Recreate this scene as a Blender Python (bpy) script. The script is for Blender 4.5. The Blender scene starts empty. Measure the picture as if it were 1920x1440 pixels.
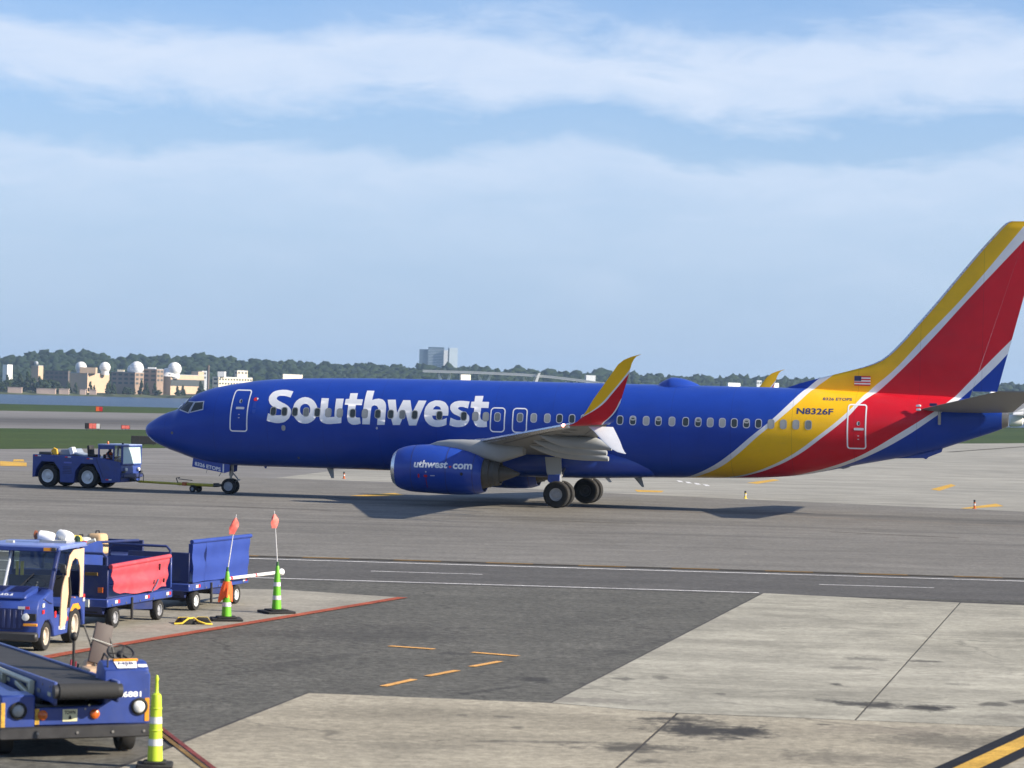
import bpy, bmesh, math, random
import numpy as np
from mathutils import Vector, Matrix
R = math.radians
random.seed(7); np.random.seed(7)
S = bpy.context.scene
COL = S.collection

# ------------------------------------------------------------------ camera
cd = bpy.data.cameras.new('camera'); cam = bpy.data.objects.new('camera', cd); COL.objects.link(cam)
cd.sensor_width = 36.0; cd.lens = 36.0 * 5063.8 / 1920.0
cd.dof.use_dof = True; cd.dof.focus_distance = 112.0; cd.dof.aperture_fstop = 3.6      # slight softness of the near vehicles
cd.clip_start = 0.5; cd.clip_end = 20000
cam.matrix_world = Matrix.Translation((0, 0, 4.655)) @ Matrix.Rotation(math.pi/2 + .00438, 4, 'X') @ Matrix.Rotation(.0237, 4, 'Z')
S.camera = cam
S.render.resolution_x, S.render.resolution_y = 1024, 768

# ------------------------------------------------------------------ light
SUN_EL, SUN_AZ = R(26.0), R(104.5)          # azimuth clockwise from +Y
sd = Vector((math.sin(SUN_AZ)*math.cos(SUN_EL), math.cos(SUN_AZ)*math.cos(SUN_EL), math.sin(SUN_EL)))
sl = bpy.data.lights.new('sun', 'SUN'); sl.energy = 5.0; sl.angle = R(.53); sl.color = (1.0, .88, .72)
so = bpy.data.objects.new('sun', sl); COL.objects.link(so)
so.rotation_euler = sd.to_track_quat('Z', 'Y').to_euler(); so.location = (60, -40, 60)
S.view_settings.view_transform = 'Standard'; S.view_settings.look = 'None'
S.view_settings.exposure = 0.93; S.view_settings.gamma = 1.0; S.view_settings.use_curve_mapping = False

# ------------------------------------------------------------------ world: sky and thin cloud
W = bpy.data.worlds.new('World'); S.world = W; W.use_nodes = True
nt = W.node_tree; nt.nodes.clear()
def N(t, nt_, **kw):
    n = nt_.nodes.new(t)
    for k, v in kw.items():
        if k == 'inp':
            for i, x in v.items(): n.inputs[i].default_value = x
        else: setattr(n, k, v)
    return n
def math_(nt_, op, a, b=None, c=None, clamp=False):
    n = nt_.nodes.new('ShaderNodeMath'); n.operation = op; n.use_clamp = clamp
    for i, x in enumerate((a, b, c)):
        if x is None: continue
        if isinstance(x, (int, float)): n.inputs[i].default_value = x
        else: nt_.links.new(x, n.inputs[i])
    return n.outputs[0]
def ramp(nt_, fac, stops, interp='LINEAR'):
    n = nt_.nodes.new('ShaderNodeValToRGB'); e = n.color_ramp.elements; n.color_ramp.interpolation = interp
    while len(e) < len(stops): e.new(.5)
    for i, (p, c) in enumerate(stops):
        e[i].position = p; e[i].color = (c, c, c, 1) if isinstance(c, (int, float)) else (*c, 1)
    nt_.links.new(fac, n.inputs[0]); return n.outputs[0]
def mixc(nt_, fac, a, b, blend='MIX'):
    n = nt_.nodes.new('ShaderNodeMix'); n.data_type = 'RGBA'; n.blend_type = blend; n.clamp_result = False
    for s, x in ((0, fac), (6, a), (7, b)):
        if isinstance(x, (int, float)): n.inputs[s].default_value = x
        elif isinstance(x, tuple): n.inputs[s].default_value = (*x, 1)
        else: nt_.links.new(x, n.inputs[s])
    return n.outputs[2]
def noise(nt_, vec, scale, detail=4, rough=.55, dist=0.0):
    n = nt_.nodes.new('ShaderNodeTexNoise'); n.inputs['Scale'].default_value = scale
    n.inputs['Detail'].default_value = detail; n.inputs['Roughness'].default_value = rough; n.inputs['Distortion'].default_value = dist
    if vec is not None: nt_.links.new(vec, n.inputs['Vector'])
    return n.outputs[0]
def mapping(nt_, vec, scale=(1, 1, 1), loc=(0, 0, 0), rot=(0, 0, 0)):
    n = nt_.nodes.new('ShaderNodeMapping'); n.inputs['Scale'].default_value = scale; n.inputs['Location'].default_value = loc
    n.inputs['Rotation'].default_value = rot; nt_.links.new(vec, n.inputs['Vector']); return n.outputs[0]

sky = N('ShaderNodeTexSky', nt, sky_type='NISHITA', sun_disc=False)
sky.sun_elevation = SUN_EL; sky.sun_rotation = SUN_AZ; sky.air_density = 1.0; sky.dust_density = .3; sky.ozone_density = 3.0; sky.altitude = 10
tc = N('ShaderNodeTexCoord', nt)
sep = N('ShaderNodeSeparateXYZ', nt); nt.links.new(tc.outputs['Generated'], sep.inputs[0])
zz = sep.outputs[2]
v1 = mapping(nt, tc.outputs['Generated'], (6.0, 6.0, 16.0), (1.7, .4, 0))
n1 = noise(nt, v1, 1.0, 5, .5, .3)
v2 = mapping(nt, tc.outputs['Generated'], (22, 22, 75.0), (3, 1, 2))
n2 = noise(nt, v2, 1.0, 7, .62, .5)
# long cirrus sheets: bands in height, their edges pushed about by the noise
zb = math_(nt, 'ADD', zz, math_(nt, 'MULTIPLY', math_(nt, 'SUBTRACT', n1, .5), .070))
zb = math_(nt, 'ADD', zb, math_(nt, 'MULTIPLY', math_(nt, 'SUBTRACT', n2, .5), .026))
cov = ramp(nt, math_(nt, 'MULTIPLY', zb, 2.5, clamp=True), [(0, .10), (.09, .20), (.17, .42), (.222, .68), (.240, .12), (.262, .08), (.288, .80), (.325, .92), (.352, .12), (.38, .0), (.48, .05), (.56, .5), (.66, .1), (.8, .35), (1, .2)])
cov = math_(nt, 'MULTIPLY', cov, math_(nt, 'ADD', .72, math_(nt, 'MULTIPLY', n2, .5)), clamp=True)
skyc = mixc(nt, 1.0, sky.outputs[0], (.82, .96, 1.24), 'MULTIPLY')
low = ramp(nt, zz, [(0, .95), (.05, .75), (.11, .35), (.20, .12), (.5, 0.)])        # pale ground haze thickening to the horizon, all the way round
skyc = mixc(nt, low, skyc, (2.95, 4.05, 5.75))
cloud = mixc(nt, n1, (5.0, 5.8, 7.2), (6.0, 6.6, 7.6))
colr = mixc(nt, math_(nt, 'MULTIPLY', cov, .90), skyc, cloud)
bg = N('ShaderNodeBackground', nt); bg.inputs[1].default_value = .072
nt.links.new(colr, bg.inputs[0])
wo = N('ShaderNodeOutputWorld', nt); nt.links.new(bg.outputs[0], wo.inputs[0])

# ------------------------------------------------------------------ materials
MATS = {}
def getmat(name):       # materials may be asked for before they are defined further down
    if name not in MATS: MATS[name] = bpy.data.materials.new(name)
    return MATS[name]
def newmat(name):
    m = getmat(name); m.use_nodes = True
    return m, m.node_tree, m.node_tree.nodes['Principled BSDF']
def mat(name, col, rough=.5, metal=0., var=.12, scale=6., bump=0., coat=0., dirt_sheen=0., dirt_sheen_col=(.08, .07, .06), scuff=0., emit=None, trans=0.):
    m, t, b = newmat(name)
    c = N('ShaderNodeTexCoord', t)
    f = noise(t, c.outputs['Object'], scale, 5, .6)
    k = ramp(t, f, [(.25, 1 - var), (.75, 1 + var)])
    cc = mixc(t, 1.0, tuple(col), k, 'MULTIPLY')
    if dirt_sheen:
        g = noise(t, c.outputs['Object'], scale * .45 + 1.3, 8, .68, .4)
        cc = mixc(t, math_(t, 'MULTIPLY', ramp(t, g, [(.48, 0.), (.72, 1.)]), dirt_sheen), cc, dirt_sheen_col)
    if scuff:       # chips and rubbed streaks in the paint
        g2 = noise(t, mapping(t, c.outputs['Object'], (9, 9, 26)), 1.0, 8, .75, .8)
        cc = mixc(t, math_(t, 'MULTIPLY', ramp(t, g2, [(.62, 0.), (.70, 1.)]), scuff), cc, (.16, .18, .24))
        g3 = noise(t, mapping(t, c.outputs['Object'], (30, 30, 5)), 1.0, 6, .7)
        cc = mixc(t, math_(t, 'MULTIPLY', ramp(t, g3, [(.60, 0.), (.74, 1.)]), scuff*.6), cc, (.02, .02, .022))
    t.links.new(cc, b.inputs['Base Color'])
    rr = math_(t, 'ADD', rough - .08, math_(t, 'MULTIPLY', f, .16), clamp=True); t.links.new(rr, b.inputs['Roughness'])
    b.inputs['Metallic'].default_value = metal; b.inputs['Coat Weight'].default_value = coat; b.inputs['Coat Roughness'].default_value = .12
    if trans: b.inputs['Transmission Weight'].default_value = trans
    if emit: b.inputs['Emission Color'].default_value = (*emit[0], 1); b.inputs['Emission Strength'].default_value = emit[1]
    if bump:
        bn = N('ShaderNodeBump', t); bn.inputs['Strength'].default_value = bump; bn.inputs['Distance'].default_value = .02
        t.links.new(noise(t, c.outputs['Object'], scale * 6, 4, .6), bn.inputs['Height']); t.links.new(bn.outputs[0], b.inputs['Normal'])
    return m

BLUE = (.012, .051, .33); YEL = (.84, .48, .012); RED = (.55, .010, .022); WHT = (.72, .73, .74)
mat('navy', BLUE, .32, var=.06, coat=.1)
mat('gse_blue', (.022, .050, .235), .45, var=.16, scale=3, coat=.08, dirt_sheen=.30, dirt_sheen_col=(.055, .06, .08), scuff=.5)
mat('gse_blue_dark', (.012, .024, .11), .5, var=.12, scale=3, dirt_sheen=.3, scuff=.35)
mat('white_paint', (.74, .75, .76), .35, var=.05, scale=4)
mat('letter_white', (.78, .79, .80), .4, var=.04)
mat('letter_navy', (.03, .035, .12), .5, var=.1)
mat('aircraft_grey', (.31, .325, .325), .42, var=.08, scale=1.5, dirt_sheen=.12, dirt_sheen_col=(.18, .17, .16))
mat('wing_under', (.19, .195, .19), .5, var=.1, scale=1.2, dirt_sheen=.25, dirt_sheen_col=(.17, .165, .155))
mat('silver', (.66, .67, .68), .28, metal=.9, var=.08, scale=5)
mat('dull_metal', (.30, .29, .27), .42, metal=.8, var=.15, scale=5, dirt_sheen=.3)
mat('dark_metal', (.055, .055, .055), .5, metal=.4, var=.2)
mat('rubber', (.012, .012, .012), .85, var=.25, scale=8, dirt_sheen=.25, dirt_sheen_col=(.06, .055, .05))
mat('black', (.012, .012, .013), .6, var=.2)
mat('hub_cream', (.50, .44, .36), .5, var=.1, dirt_sheen=.3)
mat('hub_white', (.62, .63, .63), .45, var=.08, dirt_sheen=.15)
mat('hub_grey', (.30, .31, .33), .5, var=.12, dirt_sheen=.25)
mat('yellow_paint', (.72, .42, .03), .5, var=.12, dirt_sheen=.15)
mat('towbar_yellow', (.50, .42, .03), .5, var=.15, dirt_sheen=.25)
mat('amber', (.75, .30, .02), .35, var=.12)
mat('orange_lens', (.5, .11, .015), .25, var=.3, scale=30)
mat('red_lens', (.6, .02, .02), .3)
mat('lens_clear', (.75, .76, .74), .15, var=.06)
mat('glass_dark', (.03, .035, .035), .08, var=.2)
mat('shade_grey', (.30, .31, .30), .4, var=.08, scale=9)
mat('shade_dim', (.15, .165, .16), .25, var=.12, scale=9)
mat('pane_dark', (.028, .036, .034), .15, var=.25, scale=9)
mat('frame_grey', (.46, .48, .53), .4, var=.05)
mat('cone_green', (.14, .48, .02), .45, var=.08, scale=10, dirt_sheen=.08)
mat('cone_lime', (.46, .60, .03), .45, var=.08, scale=10, dirt_sheen=.06)
mat('reflective', (.62, .63, .62), .3, var=.1)
mat('flag_pink', (.72, .13, .10), .6, var=.25, scale=14, dirt_sheen=.5, dirt_sheen_col=(.85, .45, .40))  # pale blotches paint a highlight onto the flag cloth
mat('vest_orange', (.85, .13, .02), .65, var=.12)
mat('tarp_red', (.46, .050, .070), .6, var=.10, scale=3, bump=.25, dirt_sheen=.25, dirt_sheen_col=(.55, .20, .2))
mat('tarp_blue', (.018, .046, .25), .5, var=.10, scale=3, bump=.2)
mat('tan', (.62, .43, .27), .6, var=.12, scale=5, dirt_sheen=.12, dirt_sheen_col=(.25, .15, .1))
mat('belt', (.020, .021, .022), .8, var=.2, scale=5, bump=.2, dirt_sheen=.25, dirt_sheen_col=(.09, .09, .09))
mat('skin', (.34, .18, .11), .55, var=.06)
mat('hair', (.02, .015, .012), .7)
mat('navy_cloth', (.02, .025, .06), .85, var=.2)
mat('cardboard', (.52, .36, .2), .8, var=.12)
mat('bag_yellow', (.78, .58, .06), .6, var=.12)
mat('bag_grey', (.5, .52, .48), .6, var=.15)

def glass(name, tint=(.72, .82, .80)):
    m, t, b = newmat(name)
    t.nodes.remove(b)
    tr = N('ShaderNodeBsdfTransparent', t); tr.inputs[0].default_value = (*tint, 1)
    gl = N('ShaderNodeBsdfGlossy', t); gl.inputs['Roughness'].default_value = .03
    fr = N('ShaderNodeFresnel', t); fr.inputs[0].default_value = 1.5
    mx = N('ShaderNodeMixShader', t); t.links.new(math_(t, 'ADD', fr.outputs[0], .08), mx.inputs[0])
    t.links.new(tr.outputs[0], mx.inputs[1]); t.links.new(gl.outputs[0], mx.inputs[2])
    t.links.new(mx.outputs[0], t.nodes['Material Output'].inputs[0]); return m
glass('glass')

# ------------------------------------------------------------------ mesh helpers
def tag(o, label=None, cat=None, group=None, kind=None):
    if label: o['label'] = label
    if cat: o['category'] = cat
    if group: o['group'] = group
    if kind: o['kind'] = kind
    return o
def empty(name, loc=(0, 0, 0), rz=0., label=None, cat=None, group=None):
    o = bpy.data.objects.new(name, None); COL.objects.link(o); o.location = loc; o.rotation_euler = (0, 0, rz)
    o.empty_display_size = .2
    return tag(o, label, cat, group)
def link(name, me, m, parent=None):
    o = bpy.data.objects.new(name, me); COL.objects.link(o)
    for x in (m if isinstance(m, (list, tuple)) else [m]): me.materials.append(getmat(x))
    if parent: o.parent = parent
    return o
def rotm(r): return Matrix.Rotation(r[2], 3, 'Z') @ Matrix.Rotation(r[1], 3, 'Y') @ Matrix.Rotation(r[0], 3, 'X')
class MB:
    def __init__(s): s.v = []; s.f = []; s.mi = []
    def add(s, vs, fs, mi=0):
        b = len(s.v); s.v += [tuple(x) for x in vs]; s.f += [tuple(b + i for i in f) for f in fs]; s.mi += [mi] * len(fs); return s
    def box(s, c, d, rot=None, mi=0, taper=None):
        h = [x / 2 for x in d]; vs = []
        for z in (-1, 1):
            k = 1 if (taper is None or z < 0) else taper
            for x, y in ((-1, -1), (1, -1), (1, 1), (-1, 1)): vs.append(Vector((x*h[0]*k, y*h[1]*k, z*h[2])))
        if rot: M_ = rotm(rot); vs = [M_ @ v for v in vs]
        vs = [v + Vector(c) for v in vs]
        return s.add(vs, [(0, 3, 2, 1), (4, 5, 6, 7), (0, 1, 5, 4), (1, 2, 6, 5), (2, 3, 7, 6), (3, 0, 4, 7)], mi)
    def b2(s, a, b, mi=0):      # box from corner to corner
        return s.box([(p + q) / 2 for p, q in zip(a, b)], [abs(q - p) for p, q in zip(a, b)], mi=mi)
    def loft(s, rings, cap=True, close=False, mi=0):
        n = len(rings[0]); vs = [p for r in rings for p in r]; fs = []
        m = len(rings); rr = range(m if close else m - 1)
        for i in rr:
            for j in range(n):
                k = (j + 1) % n; i2 = (i + 1) % m
                fs.append((i*n + j, i*n + k, i2*n + k, i2*n + j))
        if cap and not close: fs += [tuple(range(n))[::-1], tuple((m - 1)*n + j for j in range(n))]
        return s.add(vs, fs, mi)
    def tube(s, pts, r, n=8, mi=0, cap=True):
        pts = [Vector(p) for p in pts]; rings = []; up = None
        rs = r if isinstance(r, (list, tuple)) else [r] * len(pts)
        for i, p in enumerate(pts):
            d = (pts[min(i + 1, len(pts) - 1)] - pts[max(i - 1, 0)]).normalized()
            if up is None: up = d.orthogonal().normalized()
            up = (up - d * up.dot(d)).normalized(); w = d.cross(up)
            rings.append([p + (up * math.cos(2*math.pi*j/n) + w * math.sin(2*math.pi*j/n)) * rs[i] for j in range(n)])
        return s.loft(rings, cap, mi=mi)
    def cyl(s, p0, p1, r0, r1=None, n=16, mi=0): return s.tube([p0, p1], [r0, r0 if r1 is None else r1], n, mi)
    def lathe(s, prof, c=(0, 0, 0), axis='Z', n=24, mi=0, cap=True):   # prof: (radius, along)
        rings = []
        for r, h in prof:
            ring = []
            for j in range(n):
                a = 2*math.pi*j/n; x, y = r*math.cos(a), r*math.sin(a)
                p = {'Z': (x, y, h), 'Y': (x, h, y), 'X': (h, x, y)}[axis]
                ring.append(Vector(p) + Vector(c))
            rings.append(ring)
        return s.loft(rings, cap, mi=mi)
    def prism(s, poly, y0, y1, axis='Y', mi=0, y_of=None):   # poly in the plane across axis
        def P(a, b, y): return {'Y': (a, y, b), 'X': (y, a, b), 'Z': (a, b, y)}[axis]
        n = len(poly)
        return s.add([P(a, b, y0) for a, b in poly] + [P(a, b, y1) for a, b in poly],
                     [tuple(range(n))[::-1], tuple(range(n, 2*n))] + [(j, (j+1) % n, n + (j+1) % n, n + j) for j in range(n)], mi)
    def sphere(s, c, r, n=16, m=10, mi=0):
        r = r if isinstance(r, (list, tuple)) else (r, r, r); rings = []
        for i in range(m + 1):
            t = math.pi * (i + .001) / (m + .002)
            rings.append([(c[0] + r[0]*math.sin(t)*math.cos(2*math.pi*j/n), c[1] + r[1]*math.sin(t)*math.sin(2*math.pi*j/n), c[2] - r[2]*math.cos(t)) for j in range(n)])
        return s.loft(rings, True, mi=mi)
    def mesh(s, name, smooth=40, bevel=0., seg=1, tri=False):
        me = bpy.data.meshes.new(name); me.from_pydata(s.v, [], s.f)
        for p, i in zip(me.polygons, s.mi): p.material_index = i
        bm = bmesh.new(); bm.from_mesh(me)
        bmesh.ops.recalc_face_normals(bm, faces=bm.faces)
        if bevel:
            ed = [e for e in bm.edges if len(e.link_faces) == 2 and e.calc_face_angle(0) > R(35)]
            bmesh.ops.bevel(bm, geom=ed, offset=bevel, segments=seg, affect='EDGES', profile=.6, clamp_overlap=True)
        bm.to_mesh(me); bm.free()
        if smooth: me.shade_smooth(); me.set_sharp_from_angle(angle=R(smooth))
        me.validate(); return me
    def build(s, name, m, parent=None, smooth=40, bevel=0., seg=1): return link(name, s.mesh(name, smooth, bevel, seg), m, parent)
def copy_tree(o, parent=None):
    c = o.copy(); COL.objects.link(c)
    if parent is not None: c.parent = parent
    for ch in list(o.children): copy_tree(ch, c)
    return c
def pchip(tab, x):
    X = np.array([t[0] for t in tab], float); Y = np.array([t[1] for t in tab], float); x = np.clip(np.asarray(x, float), X[0], X[-1])
    h = np.diff(X); d = np.diff(Y) / h; m = np.zeros(len(X)); m[0] = d[0]; m[-1] = d[-1]
    for i in range(1, len(X) - 1):
        if d[i-1]*d[i] > 0: w1 = 2*h[i] + h[i-1]; w2 = h[i] + 2*h[i-1]; m[i] = (w1 + w2) / (w1/d[i-1] + w2/d[i])
    k = np.clip(np.searchsorted(X, x, 'right') - 1, 0, len(h) - 1); t = (x - X[k]) / h[k]
    return (2*t**3 - 3*t*t + 1)*Y[k] + (t**3 - 2*t*t + t)*h[k]*m[k] + (-2*t**3 + 3*t*t)*Y[k+1] + (t**3 - t*t)*h[k]*m[k+1]
def rrect(cx, cz, w, h, r, n=5):
    pts = []
    for sx, sz, a0 in ((1, 1, 0), (-1, 1, 90), (-1, -1, 180), (1, -1, 270)):
        for i in range(n + 1):
            a = R(a0 + 90*i/n); pts.append((cx + sx*(w/2 - r) + r*math.cos(a), cz + sz*(h/2 - r) + r*math.sin(a)))
    return pts
def flat_mesh(loops, step=.1, axis_step='z'):
    """2-D outline(s) (first outer, others holes) -> triangulated 2-D mesh cut into narrow bands so it can be bent"""
    bm = bmesh.new()
    for L in loops:
        vs = [bm.verts.new((x, z, 0)) for x, z in L]
        for i in range(len(vs)): bm.edges.new((vs[i], vs[(i+1) % len(vs)]))
    bmesh.ops.triangle_fill(bm, use_beauty=True, use_dissolve=False, edges=bm.edges[:])
    cut_bands(bm, step); return bm
def cut_bands(bm, step):
    if not step: return
    lo = min(v.co.y for v in bm.verts); hi = max(v.co.y for v in bm.verts); z = math.ceil(lo/step)*step
    while z < hi:
        bmesh.ops.bisect_plane(bm, geom=bm.verts[:] + bm.edges[:] + bm.faces[:], plane_co=(0, z, 0), plane_no=(0, 1, 0)); z += step
def decal(name, bm, fn, m, parent, off=.004, thick=0.):
    """bend a flat 2-D bmesh onto a surface: fn(a, z, offset) -> local point"""
    for v in bm.verts: v.co = fn(v.co.x, v.co.y, off)
    me = bpy.data.meshes.new(name); bmesh.ops.recalc_face_normals(bm, faces=bm.faces); bm.to_mesh(me); bm.free(); me.shade_smooth()
    return link(name, me, m, parent)
def ring_bm(outer, inner):
    bm = bmesh.new(); a = [bm.verts.new((x, z, 0)) for x, z in outer]; b = [bm.verts.new((x, z, 0)) for x, z in inner]; n = len(a)
    for i in range(n): bm.faces.new((a[i], a[(i+1) % n], b[(i+1) % n], b[i]))
    return bm
def text_bm(body, w, h, x0, z0, bold=.0, shear=0., step=.1, flip=False):
    cu = bpy.data.curves.new('t', 'FONT'); cu.body = body; cu.size = 1; cu.offset = bold; cu.shear = shear; cu.resolution_u = 3
    o = bpy.data.objects.new('t', cu); COL.objects.link(o); bpy.context.view_layer.update()
    me = bpy.data.meshes.new_from_object(o.evaluated_get(bpy.context.evaluated_depsgraph_get()))
    bpy.data.objects.remove(o); bm = bmesh.new(); bm.from_mesh(me); bpy.data.meshes.remove(me)
    xs = [v.co.x for v in bm.verts]; ys = [v.co.y for v in bm.verts]; ax, bx, ay, by = min(xs), max(xs), min(ys), max(ys)
    for v in bm.verts: v.co = (x0 + (v.co.x - ax)/(bx - ax)*w, z0 + (v.co.y - ay)/(by - ay)*h, 0)
    bmesh.ops.remove_doubles(bm, verts=bm.verts[:], dist=1e-5)
    cut_bands(bm, step); return bm
def sheet(name, poly, z, m, kind='structure', parent=None):
    me = bpy.data.meshes.new(name); me.from_pydata([(x, y, z) for x, y in poly], [], [tuple(range(len(poly)))])
    if me.polygons[0].normal.z < 0: me.flip_normals()
    o = link(name, me, m, parent)
    if kind and not parent: o['kind'] = kind
    return o
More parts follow.
